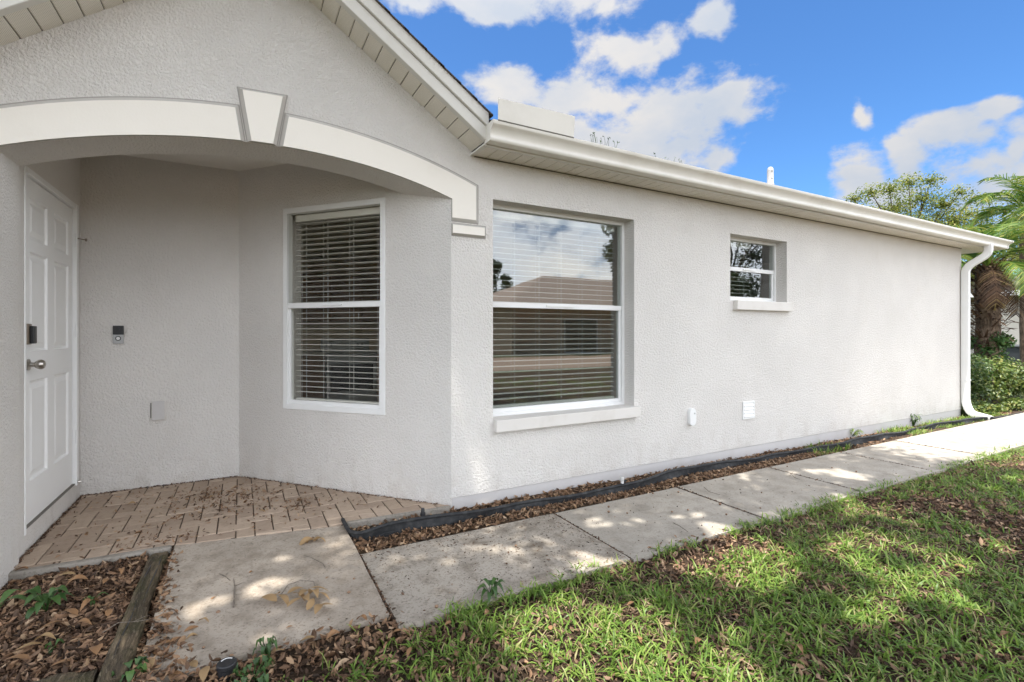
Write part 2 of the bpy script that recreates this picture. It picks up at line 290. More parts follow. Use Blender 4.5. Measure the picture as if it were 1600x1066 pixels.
# ------------------------------------------------------------------ mesh helpers
class M:
    def __init__(s): s.v = []; s.f = []; s.mi = []; s.uv = None
    def add(s, vs, fs, mi=0):
        o = len(s.v); s.v += [tuple(x) for x in vs]; s.f += [tuple(o + i for i in f) for f in fs]; s.mi += [mi] * len(fs)
    def quad(s, a, b, c, d, mi=0): s.add([a, b, c, d], [(0, 1, 2, 3)], mi)
    def box(s, x0, x1, y0, y1, z0, z1, P=None, mi=0):
        vs = [(x, y, z) for x in (x0, x1) for y in (y0, y1) for z in (z0, z1)]
        if P: vs = [P(*q) for q in vs]
        s.add(vs, [(0, 1, 3, 2), (4, 6, 7, 5), (0, 4, 5, 1), (2, 3, 7, 6), (0, 2, 6, 4), (1, 5, 7, 3)], mi)
    def prism(s, poly, P, w0, w1, holes=(), mi=0, back=True, edge_mi=None):
        """polygon (u,v) with holes, extruded w0..w1 by the mapping P(u,v,w)"""
        loops = [list(poly)] + [list(h) for h in holes]; flat = [p for l in loops for p in l]
        tris = tessellate_polygon([[Vector((a, b, 0)) for a, b in l] for l in loops])
        s.add([P(a, b, w0) for a, b in flat], tris, mi)
        if back: s.add([P(a, b, w1) for a, b in flat], tris, mi)
        for l in loops:
            n = len(l)
            s.add([P(a, b, w0) for a, b in l] + [P(a, b, w1) for a, b in l], [(i, (i + 1) % n, n + (i + 1) % n, n + i) for i in range(n)], mi if edge_mi is None else edge_mi)
    def tube(s, pts, rad, n=8, mi=0, cap=True):
        pts = [Vector(p) for p in pts]; rings = []; up = Vector((0, 0, 1)); prev = None
        for i, p in enumerate(pts):
            d = (pts[min(i + 1, len(pts) - 1)] - pts[max(i - 1, 0)]).normalized()
            if prev is None: a = d.orthogonal().normalized()
            else: a = (prev - d * prev.dot(d)).normalized()
            prev = a; b = d.cross(a); r = rad[i] if isinstance(rad, (list, tuple)) else rad
            rings.append([p + (a * math.cos(t) + b * math.sin(t)) * r for t in [math.tau * k / n for k in range(n)]])
        fs = [(i * n + k, i * n + (k + 1) % n, (i + 1) * n + (k + 1) % n, (i + 1) * n + k) for i in range(len(pts) - 1) for k in range(n)]
        if cap: fs += [tuple(range(n))[::-1], tuple(range((len(pts) - 1) * n, len(pts) * n))]
        s.add([q for r in rings for q in r], fs, mi)
    def sweep(s, pts, prof, side, mi=0, cap=True, closed=True):
        """profile (a,b) swept along pts; a along side vector(s), b along the other normal"""
        pts = [Vector(p) for p in pts]; n = len(prof); vs = []
        for i, p in enumerate(pts):
            d = (pts[min(i + 1, len(pts) - 1)] - pts[max(i - 1, 0)]).normalized()
            a = Vector(side); a = (a - d * a.dot(d)).normalized(); b = d.cross(a)
            vs += [p + a * x + b * y for x, y in prof]
        kk = n if closed else n - 1
        fs = [(i * n + k, i * n + (k + 1) % n, (i + 1) * n + (k + 1) % n, (i + 1) * n + k) for i in range(len(pts) - 1) for k in range(kk)]
        if cap and closed: fs += [tuple(range(n))[::-1], tuple(range((len(pts) - 1) * n, len(pts) * n))]
        s.add(vs, fs, mi)
    def lathe(s, prof, c=(0, 0, 0), n=16, mi=0, axis='z'):
        vs = []
        for r, h in prof:
            for k in range(n):
                t = math.tau * k / n; q = (r * math.cos(t), r * math.sin(t), h)
                if axis == 'x': q = (h, q[0], q[1])
                if axis == 'y': q = (q[0], h, q[1])
                vs.append((q[0] + c[0], q[1] + c[1], q[2] + c[2]))
        m = len(prof); fs = [(i * n + k, i * n + (k + 1) % n, (i + 1) * n + (k + 1) % n, (i + 1) * n + k) for i in range(m - 1) for k in range(n)]
        fs += [tuple(range(n))[::-1], tuple(range((m - 1) * n, m * n))]; s.add(vs, fs, mi)
    def mesh(s, name, mats, bevel=0, smooth=False, seg=1):
        me = bpy.data.meshes.new(name); me.from_pydata(s.v, [], s.f)
        for m_ in (mats if isinstance(mats, (list, tuple)) else [mats]): me.materials.append(m_)
        if any(s.mi): me.polygons.foreach_set('material_index', s.mi)
        b = bmesh.new(); b.from_mesh(me); bmesh.ops.remove_doubles(b, verts=b.verts, dist=1e-5); bmesh.ops.recalc_face_normals(b, faces=b.faces)
        if bevel:
            es = [e for e in b.edges if len(e.link_faces) == 2 and e.calc_face_angle(0) > .5]
            bmesh.ops.bevel(b, geom=es, offset=bevel, segments=seg, profile=.6, affect='EDGES', clamp_overlap=True)
        b.to_mesh(me); b.free()
        if smooth: me.polygons.foreach_set('use_smooth', [True] * len(me.polygons)); me.set_sharp_from_angle(angle=R(40))
        me.update(); return me
def link(name, data, parent=None, loc=None, label=None, cat=None, group=None, kind=None):
    o = bpy.data.objects.new(name, data); C.objects.link(o)
    if parent:
        o.parent = parent
        if loc is None: loc = tuple(-x for x in parent.location) if parent.get('at_base') else (0, 0, 0)
    if loc is not None: o.location = loc
    tag(o, label, cat, group, kind); return o
def tag(o, label=None, cat=None, group=None, kind=None):
    for k, v in (('label', label), ('category', cat), ('group', group), ('kind', kind)):
        if v: o[k] = v
    return o
def thing(name, loc, label, cat, group=None, kind=None):
    o = link(name, None, None, loc, label, cat, group, kind); o['at_base'] = 1; o.empty_display_size = .1; return o
def mesh_np(name, verts, faces_idx, loop_counts, mat):
    me = bpy.data.meshes.new(name); nv = len(verts); me.vertices.add(nv); me.vertices.foreach_set('co', np.asarray(verts, np.float32).ravel())
    me.loops.add(len(faces_idx)); me.loops.foreach_set('vertex_index', np.asarray(faces_idx, np.int32))
    me.polygons.add(len(loop_counts)); st = np.concatenate([[0], np.cumsum(loop_counts)[:-1]]).astype(np.int32)
    me.polygons.foreach_set('loop_start', st); me.materials.append(mat); me.update(calc_edges=True); me.validate(); return me
def unit(v): return v / np.maximum(np.linalg.norm(v, axis=-1, keepdims=True), 1e-9)
def leaf_mesh(name, pos, nrm, size, aspect, mat, curl=.25, dirs=None, fold=.15):
    """one six-sided curled leaf per position"""
    n = len(pos); nrm = unit(nrm); t = rng.normal(size=(n, 3)) if dirs is None else dirs + 0.0
    t = unit(t - nrm * (t * nrm).sum(1, keepdims=True)); b = np.cross(nrm, t); s = np.broadcast_to(np.asarray(size, float), (n,))[:, None]; w = s * aspect
    cu = (curl * rng.uniform(-1, 1, (n, 1))) * s; fo = fold * w
    V = np.stack([pos - t * s * .5 + nrm * cu, pos - t * s * .12 + b * w * .5 + nrm * fo, pos + t * s * .25 + b * w * .4 + nrm * fo, pos + t * s * .5 + nrm * cu, pos + t * s * .25 - b * w * .4 + nrm * fo, pos - t * s * .12 - b * w * .5 + nrm * fo], 1).reshape(-1, 3)
    base = (np.arange(n) * 6)[:, None]; F = np.concatenate([base + np.array([[0, 1, 2, 3]]), base + np.array([[0, 3, 4, 5]])], 1).ravel()
    return mesh_np(name, V, F, np.full(n * 2, 4), mat)
def vnoise(x, y, sc_, seed=0):
    g = np.random.default_rng(seed).random((64, 64)); u = x * sc_ + 17.3; v = y * sc_ + 9.1; i = np.floor(u).astype(int); j = np.floor(v).astype(int); fu = u - i; fv = v - j
    fu = fu * fu * (3 - 2 * fu); fv = fv * fv * (3 - 2 * fv); G = lambda a, b: g[a % 64, b % 64]
    return (G(i, j) * (1 - fu) + G(i + 1, j) * fu) * (1 - fv) + (G(i, j + 1) * (1 - fu) + G(i + 1, j + 1) * fu) * fv
def blades(name, px, py, pz, L, W, mat, lean=.5, heading=None):
    n = len(px); th = rng.uniform(0, math.tau, n) if heading is None else heading; d = np.stack([np.cos(th), np.sin(th), np.zeros(n)], 1); sd = np.stack([-np.sin(th), np.cos(th), np.zeros(n)], 1)
    tw = rng.normal(0, .5, n)[:, None]; sd = unit(sd + np.array([0, 0, 1]) * tw * .6)
    base = np.stack([px, py, pz], 1); L = np.asarray(L)[:, None]; W = np.asarray(W)[:, None]; ln = np.clip(rng.normal(lean, .28, n), .05, 1.3)[:, None]; up = np.array([[0, 0, 1.0]])
    rows = []
    for k, (f, wf) in enumerate(((0, .7), (.38, 1), (.75, .75))):
        ang = ln * (.35 + 1.1 * f); c = base + L * f * (d * np.sin(ang) + up * np.cos(ang)); rows += [c - sd * W * wf * .5, c + sd * W * wf * .5]
    ang = ln * 1.5; rows.append(base + L * (d * np.sin(ang) + up * np.maximum(np.cos(ang), .02)))
    V = np.stack(rows, 1).reshape(-1, 3); b = (np.arange(n) * 7)[:, None]
    F = np.concatenate([b + np.array([[0, 1, 3, 2]]), b + np.array([[2, 3, 5, 4]]), b + np.array([[4, 5, 6]])], 1).ravel()
    return mesh_np(name, V, F, np.tile([4, 4, 3], n), mat)

# ------------------------------------------------------------------ setting: ground, path, porch floor
Y0 = 3.274
A0 = Vector((-.015, 4.83, 0)); A1 = Vector((1.312, 3.274, 0)); AD = (A1 - A0).normalized(); AN = Vector((-AD.y, AD.x, 0)); AL = (A1 - A0).length
LX = -1.065
PF = lambda u, v, w: (u, Y0 + w, v)
PA = lambda s, z, w: tuple(A0 + AD * s + AN * w + Vector((0, 0, z)))
PL = lambda y, z, w: (LX - w, y, z)
PB = lambda x, z, w: (x, 4.83 + w, z)

def grid_sheet(name, xs, ys, zf, mat):
    xs = np.asarray(xs); ys = np.asarray(ys); X, Y = np.meshgrid(xs, ys); V = np.stack([X.ravel(), Y.ravel(), zf(X, Y).ravel()], 1); nx = len(xs); ny = len(ys)
    i, j = np.meshgrid(np.arange(nx - 1), np.arange(ny - 1)); a = (j * nx + i).ravel(); F = np.stack([a, a + 1, a + nx + 1, a + nx], 1).ravel()
    return mesh_np(name, V, F, np.full(len(a), 4), mat)
g = M(); g.quad((-400, -400, -.16), (400, -400, -.16), (400, 400, -.16), (-400, 400, -.16)); link('ground', g.mesh('ground', MAT['ground']), kind='structure')
def lawn_z(x, y): return -.062 + .02 * (vnoise(x, y, 1.6, 3) - .5) + .012 * (vnoise(x, y, 6, 4) - .5) - .012 * np.clip((2.3 - y) / 2, 0, 1)
link('lawn', grid_sheet('lawn', np.linspace(-4, 15, 190), np.linspace(-7, 2.45, 100), lawn_z, MAT['soil']), kind='structure')
def bed_z(x, y): return -.035 - .05 * np.clip((x - 2) / 7, 0, 1) + .02 * (vnoise(x, y, 5, 8) - .5)
link('planting_bed', grid_sheet('planting_bed', np.linspace(.6, 15, 200), np.linspace(2.868, 3.3, 12), bed_z, MAT['soil']), kind='structure')
def lbed_z(x, y): return -.055 + .03 * (vnoise(x, y, 5, 9) - .5)
link('mulch_bed', grid_sheet('mulch_bed', np.linspace(-3, -.25, 60), np.linspace(1.2, 3.45, 50), lbed_z, MAT['soil']), kind='structure')

# path of separate slabs
path = thing('path', (4, 2.45, -.03), 'concrete path of weathered slabs running along the house wall to the hedge', 'path', kind='structure')
def slab(x0, x1, y0, y1, z, mat, tilt=0, wob=0, y1b=None, vt=0):
    m = M(); g_ = .007; r = random.Random(int(x0 * 100))
    P = [(x0 + g_, y0), (x1 - g_, y0 + wob), (x1 - g_, y1b or y1), (x0 + g_, y1)]
    n = 14; ring = []
    for a, b in zip(P, P[1:] + P[:1]):
        for k in range(n):
            f = k / n; ring.append((a[0] + (b[0] - a[0]) * f + r.uniform(-.0022, .0022), a[1] + (b[1] - a[1]) * f + r.uniform(-.0022, .0022)))
    m.prism(ring, lambda u, v, w: (u, v, z + tilt * (u - x0) + vt * (v - y0) - w), 0, .09, back=False)
    link('slab', m.mesh('slab', mat, bevel=.006), path)
slab(-.345, .59, 2.2, 3.452, -.03, MAT['concrete_dirty'], y1b=3.293, vt=.019)
jx = [.59, 1.915, 3.12, 4.32, 5.53, 6.68, 7.88, 9.08, 10.28, 11.48, 12.7, 13.9, 15.1]
for k in range(len(jx) - 1):
    mt = MAT['concrete_mottled'] if k == 0 else MAT['concrete']
    slab(jx[k], jx[k + 1], 2.085 - .04 * min(k, 3) / 3, 2.865, -.03 - (.003 if k % 3 == 1 else 0), mt)
m = M(); m.box(-.35, 15.2, 2.1, 3.0, -.12, -.056); link('joint_fill', m.mesh('joint_fill', MAT['sand']), path)

# porch floor: herringbone pavers, each a piece
FLOOR = [(LX, 3.455), (-.36, 3.45), (.6, 3.40), (.62, 3.335), (1.26, 3.29), (1.31, 3.277), (-.015, 4.83), (LX, 4.83)]
def clip(poly, a, b):
    out = []; inside = lambda p: (b[0] - a[0]) * (p[1] - a[1]) - (b[1] - a[1]) * (p[0] - a[0]) >= -1e-9
    for i, p in enumerate(poly):
        q = poly[(i + 1) % len(poly)]; ip, iq = inside(p), inside(q)
        if ip: out.append(p)
        if ip != iq:
            d1 = (b[0] - a[0]) * (p[1] - a[1]) - (b[1] - a[1]) * (p[0] - a[0]); d2 = (b[0] - a[0]) * (q[1] - a[1]) - (b[1] - a[1]) * (q[0] - a[0]); t = d1 / (d1 - d2)
            out.append((p[0] + (q[0] - p[0]) * t, p[1] + (q[1] - p[1]) * t))
    return out
CLIPS = [((LX, 3.485), (-.35, 3.462)), ((-.35, 3.452), (.61, 3.292)), ((.61, 3.329), (1.31, 3.282)), ((1.312, 3.274), (-.015, 4.83)), ((-.015, 4.828), (LX, 4.828)), ((LX + .002, 4.83), (LX + .002, 3.4))]
porch = thing('porch_floor', (0, 4.1, 0), 'tan herringbone paver floor of the arched porch littered with leaves', 'porch floor', kind='structure')
m = M(); m.prism([(LX, 3.44), (-.35, 3.462), (.61, 3.302), (1.30, 3.278), (-.015, 4.83), (LX, 4.83)], lambda u, v, w: (u, v, -.007 - w), 0, .1, back=False); link('joint_sand', m.mesh('joint_sand', MAT['sand']), porch)
w_ = .1035; ox, oy = -.442, 3.513
rp = random.Random(3)
for i in range(-8, 20):
    for j in range(-3, 16):
        k = (i - j + 1) % 4
        if k == 0: r_ = (i, j, 2, 1)
        elif k == 3: r_ = (i, j, 1, 2)
        else: continue
        gp = .0032; x0 = ox + r_[0] * w_ + gp; y0 = oy + r_[1] * w_ + gp; x1 = ox + (r_[0] + r_[2]) * w_ - gp; y1 = oy + (r_[1] + r_[3]) * w_ - gp
        poly = [(x0, y0), (x1, y0), (x1, y1), (x0, y1)]
        bx_c = (x0 + x1) / 2
        for a, b in [CLIPS[0 if bx_c < -.35 else 1 if bx_c < .61 else 2]] + CLIPS[3:]:
            if len(poly) > 2: poly = clip(poly, a, b)
        poly = [p for q, p in enumerate(poly) if math.dist(p, poly[q - 1]) > 1e-4]
        ar = abs(sum(poly[q][0] * poly[(q + 1) % len(poly)][1] - poly[(q + 1) % len(poly)][0] * poly[q][1] for q in range(len(poly)))) / 2 if len(poly) > 2 else 0
        if ar < 4e-4: continue
        dz = rp.uniform(-.0026, .0026); cx = sum(p[0] for p in poly) / len(poly); cy = sum(p[1] for p in poly) / len(poly); tx, ty = rp.uniform(-.014, .014), rp.uniform(-.014, .014)
        m = M(); m.prism(poly, lambda u, v, w: (u, v, dz + tx * (u - cx) + ty * (v - cy) - w), 0, .02, back=False)
        link('paver', m.mesh('paver', MAT['paver'], bevel=.0035), porch)
# concrete lip of the porch slab
m = M(); m.prism([(LX, 3.435), (LX, 3.483), (-.352, 3.460), (-.352, 3.412)], lambda u, v, w: (u, v, .003 - w), 0, .1, back=False); link('slab_edge', m.mesh('slab_edge', MAT['curb'], bevel=.012, seg=2), porch)
m = M(); m.prism([(.60, 3.288), (.60, 3.3265), (1.31, 3.279), (1.29, 3.24)], lambda u, v, w: (u, v, .004 - w), 0, .1, back=False); link('slab_edge', m.mesh('slab_edge', MAT['curb'], bevel=.008, seg=2), porch)

# ------------------------------------------------------------------ the house
house = thing('house', (4.3, 6.5, 0), 'pale grey stucco house with an arched gable porch, white gutter and three windows', 'house')
def part(name, m, mat, parent=None, bevel=0, smooth=False, seg=1, label=None, loc=None):
    return link(name, m.mesh(name, mat, bevel, smooth, seg), parent or house, loc, label)
low = np.array([(-1.06, 2.118), (-1.02, 2.133), (-.708, 2.235), (-.416, 2.301), (-.005, 2.35), (.359, 2.353), (.749, 2.318), (.955, 2.282), (1.312, 2.183)])
upp = np.array([(-1.26, 2.23), (-1.02, 2.333), (-.785, 2.427), (-.527, 2.49), (-.241, 2.542), (.257, 2.567), (.359, 2.565), (.749, 2.525), (1.099, 2.455), (1.386, 2.362), (1.528, 2.314)])
lp = np.polyfit(low[:, 0], low[:, 1], 4); up_ = np.polyfit(upp[:, 0], upp[:, 1], 4)
zl = lambda x: float(np.polyval(lp, x)); zu = lambda x: float(np.polyval(up_, x))
JX = -1.04; WX1 = 9.71
APX, APZ = .102, 3.478
zw = lambda x: APZ - .677 * (x - APX) if x > APX else APZ - .764 * (APX - x)
arch = [(x, zl(x)) for x in np.linspace(1.312, JX, 33)]
W1 = (1.645, 3.04, .578, 2.228); W2 = (4.325, 5.27, 1.553, 2.232)
rect = lambda a: [(a[0], a[2]), (a[1], a[2]), (a[1], a[3]), (a[0], a[3])]
front = [(1.312, .05)] + arch + [(JX, -.1), (-1.75, -.1), (-1.75, zw(-1.75)), (APX, APZ), (1.495, zw(1.495)), (1.52, 2.523), (WX1, 2.523), (WX1, .05)]
m = M(); m.prism(front, PF, 0, .2, [rect(W1), rect(W2)]); part('wall', m, MAT['stucco'])
# porch beam behind the arch, its underside 0.30 deep
m = M(); n = len(arch)
m.add([PF(x, z, .2) for x, z in arch] + [PF(x, z, .3) for x, z in arch], [(i, i + 1, n + i + 1, n + i) for i in range(n - 1)])
m.add([PF(x, z, .3) for x, z in arch] + [PF(x, 2.62, .3) for x, z in arch], [(i, i + 1, n + i + 1, n + i) for i in range(n - 1)])
m.box(-1.3, JX, .2, .3, -.1, 2.62, lambda u, v, w: (u, Y0 + v, w))
part('arch_beam', m, MAT['stucco'])
WA = (.509, 1.478, .622, 2.237)
m = M(); m.prism([(-.0, -.1), (AL, -.1), (AL, 2.66), (0, 2.66)], PA, 0, .18, [rect(WA)]); part('wall', m, MAT['stucco'])
m = M(); m.prism([(LX - .18, -.1), (-.015, -.1), (-.015, 2.66), (LX - .18, 2.66)], PB, 0, .18); part('wall', m, MAT['stucco'])
DR = (3.733, 4.738, .122, 2.175)
m = M(); m.prism([(3.574, -.1), (4.83, -.1), (4.83, 2.66), (3.574, 2.66)], PL, 0, .14, [rect(DR)]); part('wall', m, MAT['stucco'])
m = M(); m.box(LX - .1, 1.3, Y0 + .22, 4.9, 2.62, 2.68); part('porch_ceiling', m, MAT['ceiling'])
# right side wall, rear walls, far left
m = M(); m.box(WX1 - .2, WX1, Y0 + .2, 11, -.1, 2.523); part('wall', m, MAT['stucco'])
m = M(); m.prism([(-6, -.1), (WX1, -.1), (WX1, 2.52), (-6, 2.52)], lambda u, v, w: (u, 11 - w, v), 0, .2, [[(2.95, .1), (3.95, .1), (3.95, 2.3), (2.95, 2.3)], [(-.8, .1), (.5, .1), (.5, 2.3), (-.8, 2.3)], [(5, .9), (7, .9), (7, 2.2), (5, 2.2)]]); part('wall', m, MAT['stucco'])  # unseen rear openings added to let daylight into the rooms
m = M(); m.box(-6, -5.8, Y0 + .2, 10.8, -.1, 2.523); part('wall', m, MAT['stucco'])
m = M(); m.box(-6, -1.75, Y0, Y0 + .2, -.1, 2.3); part('wall', m, MAT['stucco'])
# foundation strip
m = M(); m.box(1.318, WX1 - .004, Y0 + .006, Y0 + .2, -.25, .047); part('foundation', m, MAT['foundation'])
m = M(); m.box(1.316, WX1 - .002, Y0 + .012, Y0 + .1, .0465, .0515); part('drip_joint', m, MAT['joint'])
# arch bands, keystone and imposts: proud cream pieces with a bevel painted in a shaded wall tone
def band(name, outline, proud, edge, no_edge=lambda p: False):
    """flat cream face with a chamfered border of width `edge` (wall colour painted as if in shade) and a painted shadow line outside it"""
    n = len(outline); pts = [Vector((a, b)) for a, b in outline]; inn = []
    ar = sum(pts[i].x * pts[(i + 1) % n].y - pts[(i + 1) % n].x * pts[i].y for i in range(n)); sg = 1 if ar > 0 else -1
    def off(i, w):
        p, a, b = pts[i], pts[i - 1], pts[(i + 1) % n]; na = (p - a); na = Vector((-na.y, na.x)).normalized() * sg; nb = (b - p); nb = Vector((-nb.y, nb.x)).normalized() * sg
        ea = 0 if no_edge((a + p) / 2) else w; eb = 0 if no_edge((p + b) / 2) else w
        den = na.x * nb.y - na.y * nb.x
        if abs(den) < .05: return p + na * (ea + eb) / 2
        return p + Vector(((ea * nb.y - eb * na.y) / den, (na.x * eb - nb.x * ea) / den))
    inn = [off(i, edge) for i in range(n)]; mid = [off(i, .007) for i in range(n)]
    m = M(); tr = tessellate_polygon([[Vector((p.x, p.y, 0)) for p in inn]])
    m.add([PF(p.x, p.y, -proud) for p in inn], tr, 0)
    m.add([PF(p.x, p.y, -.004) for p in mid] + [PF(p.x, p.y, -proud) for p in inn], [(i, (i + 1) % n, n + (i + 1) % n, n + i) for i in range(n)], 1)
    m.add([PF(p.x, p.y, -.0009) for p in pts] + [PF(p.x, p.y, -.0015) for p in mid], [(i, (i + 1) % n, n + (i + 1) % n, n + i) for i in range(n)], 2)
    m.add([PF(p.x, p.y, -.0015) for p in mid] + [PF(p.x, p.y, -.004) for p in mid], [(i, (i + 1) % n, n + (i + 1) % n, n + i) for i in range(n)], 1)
    return part(name, m, [MAT['trim'], MAT['band_shade_edge'], MAT['band_shadow_line']])
KL = lambda z: -.023 + (.05) * (2.666 - z) / .31; KR = lambda z: .25 - .056 * (2.678 - z) / .318
isarc = lambda p: abs(p.y - zl(p.x)) < .02 or (abs(p.x - 1.313) < .01 and p.y < 2.19) or (abs(p.x - JX) < .01)
xs = np.linspace(KL(2.36) - .002, JX, 20); xu = np.linspace(-1.27, KL(2.56) - .002, 22)
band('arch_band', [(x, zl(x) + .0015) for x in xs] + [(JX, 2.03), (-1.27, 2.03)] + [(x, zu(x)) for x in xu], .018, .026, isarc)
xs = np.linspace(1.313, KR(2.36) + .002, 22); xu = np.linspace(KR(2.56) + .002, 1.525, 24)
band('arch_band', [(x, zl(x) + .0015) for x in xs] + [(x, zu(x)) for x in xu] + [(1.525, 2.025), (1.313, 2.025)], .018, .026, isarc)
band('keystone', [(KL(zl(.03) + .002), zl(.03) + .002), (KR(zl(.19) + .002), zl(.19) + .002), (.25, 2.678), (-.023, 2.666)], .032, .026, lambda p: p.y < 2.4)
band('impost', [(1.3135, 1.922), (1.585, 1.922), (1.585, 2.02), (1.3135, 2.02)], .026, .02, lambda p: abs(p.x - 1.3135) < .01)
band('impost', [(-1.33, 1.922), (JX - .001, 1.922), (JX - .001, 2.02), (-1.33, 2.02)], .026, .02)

# ---- eaves: soffit panels
FY = 3.03
def panel_uv(me, fx, fy):
    uv = me.uv_layers.new(name='UVMap'); co = me.vertices
    for l in me.loops: p = co[l.vertex_index].co; uv.data[l.index].uv = (fx(p), fy(p))
def soffit_panel_mesh(width, depth):
    m = M(); g_ = .006; t = .006
    m.prism([(.0015, 0), (g_, t), (width - g_, t), (width - .0015, 0)], lambda u, v, w: (u, -w, -v), 0, depth, back=True)
    me = m.mesh('soffit_panel', MAT['soffit']); panel_uv(me, lambda p: p.x, lambda p: p.y); return me
SZ = 2.523; SW = .1016
sp = soffit_panel_mesh(SW, Y0 - FY); soffit = link('soffit', None, house, (1.48 - 4.3, Y0 - 6.5, SZ))
x = 1.485; k = 0
while x < 10.3:
    o = link('soffit_panel', sp, soffit, (x - 1.48, .0, .006)); x += SW
m = M(); m.box(1.478, 10.34, FY, Y0 + .02, SZ + .009, SZ + .02); part('soffit_backing', m, MAT['joint'])
m = M(); m.box(WX1, 10.34, Y0, 11, SZ - .001, SZ + .012); part('soffit', m, MAT['fascia'])
m = M(); m.box(1.478, 10.345, Y0 - .006, Y0 + .0, SZ - .004, SZ + .002)
m2 = M(); m2.box(1.49, WX1, Y0 - .007, Y0 - .001, SZ - .008, SZ - .002); part('soffit_channel', m2, MAT['joint'])
# rake soffits
for sgn, xe, slope in ((1, 1.475, .677), (-1, -1.75, .764)):
    ang = math.atan(slope); Lr = abs(xe - APX) / math.cos(ang); rs = link('rake_soffit', None, house, (APX - 4.3, Y0 - 6.5, APZ))
    rs.rotation_euler = (0, ang if sgn > 0 else math.pi - ang, 0) if sgn > 0 else (0, -ang, 0)
    nP = int(Lr / SW); 
    for k in range(nP + 1):
        wid = SW if k < nP else Lr - nP * SW
        if wid < .02: continue
        xx = k * SW if sgn > 0 else -(k + 1) * SW
        o = link('soffit_panel', sp, rs, (xx if k < nP or sgn < 0 else Lr - SW, 0, .004 if k < nP else .0052))
    m = M(); a, b = (APX, xe) if sgn > 0 else (xe, APX)
    m.prism([(a, zw(a) + .012), (b, zw(b) + .012), (b, zw(b) + .02), (a, zw(a) + .02)], lambda u, v, w: (u, FY + w, v), 0, Y0 - FY + .03); part('rake_backing', m, MAT['joint'])
    for nm, h0, h1, y in (('rake_fascia', -.012, .078, FY - .018), ('rake_trim', .082, .176, FY - .036)):
        m = M(); m.prism([(a, zw(a) + h0), (b, zw(b) + h0), (b, zw(b) + h1), (a, zw(a) + h1)], lambda u, v, w: (u, y + w, v), 0, FY + .03 - y); part(nm, m, MAT['fascia'], bevel=.003)
    m = M(); m.prism([(a, zw(a) + .076), (b, zw(b) + .076), (b, zw(b) + .084), (a, zw(a) + .084)], lambda u, v, w: (u, FY - .012 + w, v), 0, .04); part('drip_edge', m, MAT['joint'])
m = M(); m.box(1.455, 1.489, FY, Y0 - .001, SZ - .006, SZ + .006); part('soffit_trim', m, MAT['fascia'])
# fascia board and gutters
m = M(); m.box(1.478, 10.36, FY, FY + .02, SZ - .012, 2.66); m.box(10.34, 10.36, FY, 11.1, SZ - .012, 2.66); part('fascia', m, MAT['fascia'], bevel=.002)
GP = [(0, .118), (0, 0), (.072, 0), (.079, .006), (.083, .02), (.080, .028), (.082, .045), (.092, .068), (.108, .086), (.122, .094), (.127, .1), (.127, .122), (.118, .124), (.118, .118), (.122, .117), (.121, .104), (.104, .092), (.088, .072), (.078, .046), (.076, .024), (.068, .005), (.004, .005), (.004, .118)]
m = M(); y_ = lambda a: FY - .002 - a; GB = SZ + .002; X1 = 10.362
ringA = [(1.466, y_(a), GB + b) for a, b in GP]; ringB = [(X1 + a, y_(a), GB + b) for a, b in GP]; ringC = [(X1 + a, 11, GB + b) for a, b in GP]; n = len(GP)
# long runs get a few stations with slight sag
st = [ringA] + [[(1.466 + (X1 - 1.466) * f + (a * f ** 40), y_(a), GB + b - .006 * math.sin(f * math.pi * 3) * .5) for a, b in GP] for f in np.linspace(.06, .94, 14)] + [ringB, ringC]
m.add([p for r_ in st for p in r_], [(i * n + k, i * n + (k + 1) % n, (i + 1) * n + (k + 1) % n, (i + 1) * n + k) for i in range(len(st) - 1) for k in range(n)])
gut = part('gutter', m, MAT['gutter'], smooth=True)
m = M(); m.prism([(FY - .002 - a, GB + b) for a, b in GP[:13]], lambda u, v, w: (1.461 + w, u, v), 0, .004); part('end_cap', m, MAT['gutter'], gut)
m = M(); m.sweep([(X1 - .03, y_(0), GB), (X1 - .024, y_(0), GB)], [(0, 0)] * 3, (0, -1, 0)) if False else None
seam = M(); seam.add([(X1 - .055 + (a if j else a) + .0, y_(a) - .0012, GB + b) for j in (0, 1) for a, b in GP[2:12]] and [(X1 - .06 + dx + a, y_(a) - .0015, GB + b + (.0 if b > .01 else -.0015)) for dx in (0, .008) for a, b in GP[2:12]], [(i, i + 1, 10 + i + 1, 10 + i) for i in range(9)])
part('mitre_seam', seam, MAT['joint'], gut)
m = M(); m.prism([(1.495, 2.650), (2.112, 2.650), (2.112, 2.795), (1.488, 2.785)], lambda u, v, w: (u, 2.899 + w + (v - 2.65) * -.12, v), 0, .004); part('splash_guard', m, MAT['gutter'], gut, bevel=.0012)
m = M(); m.prism([(1.495, 2.642), (2.112, 2.642), (2.112, 2.6495), (1.495, 2.6495)], lambda u, v, w: (u, 2.8985 + w, v), 0, .006); part('guard_flange', m, MAT['joint'], gut)
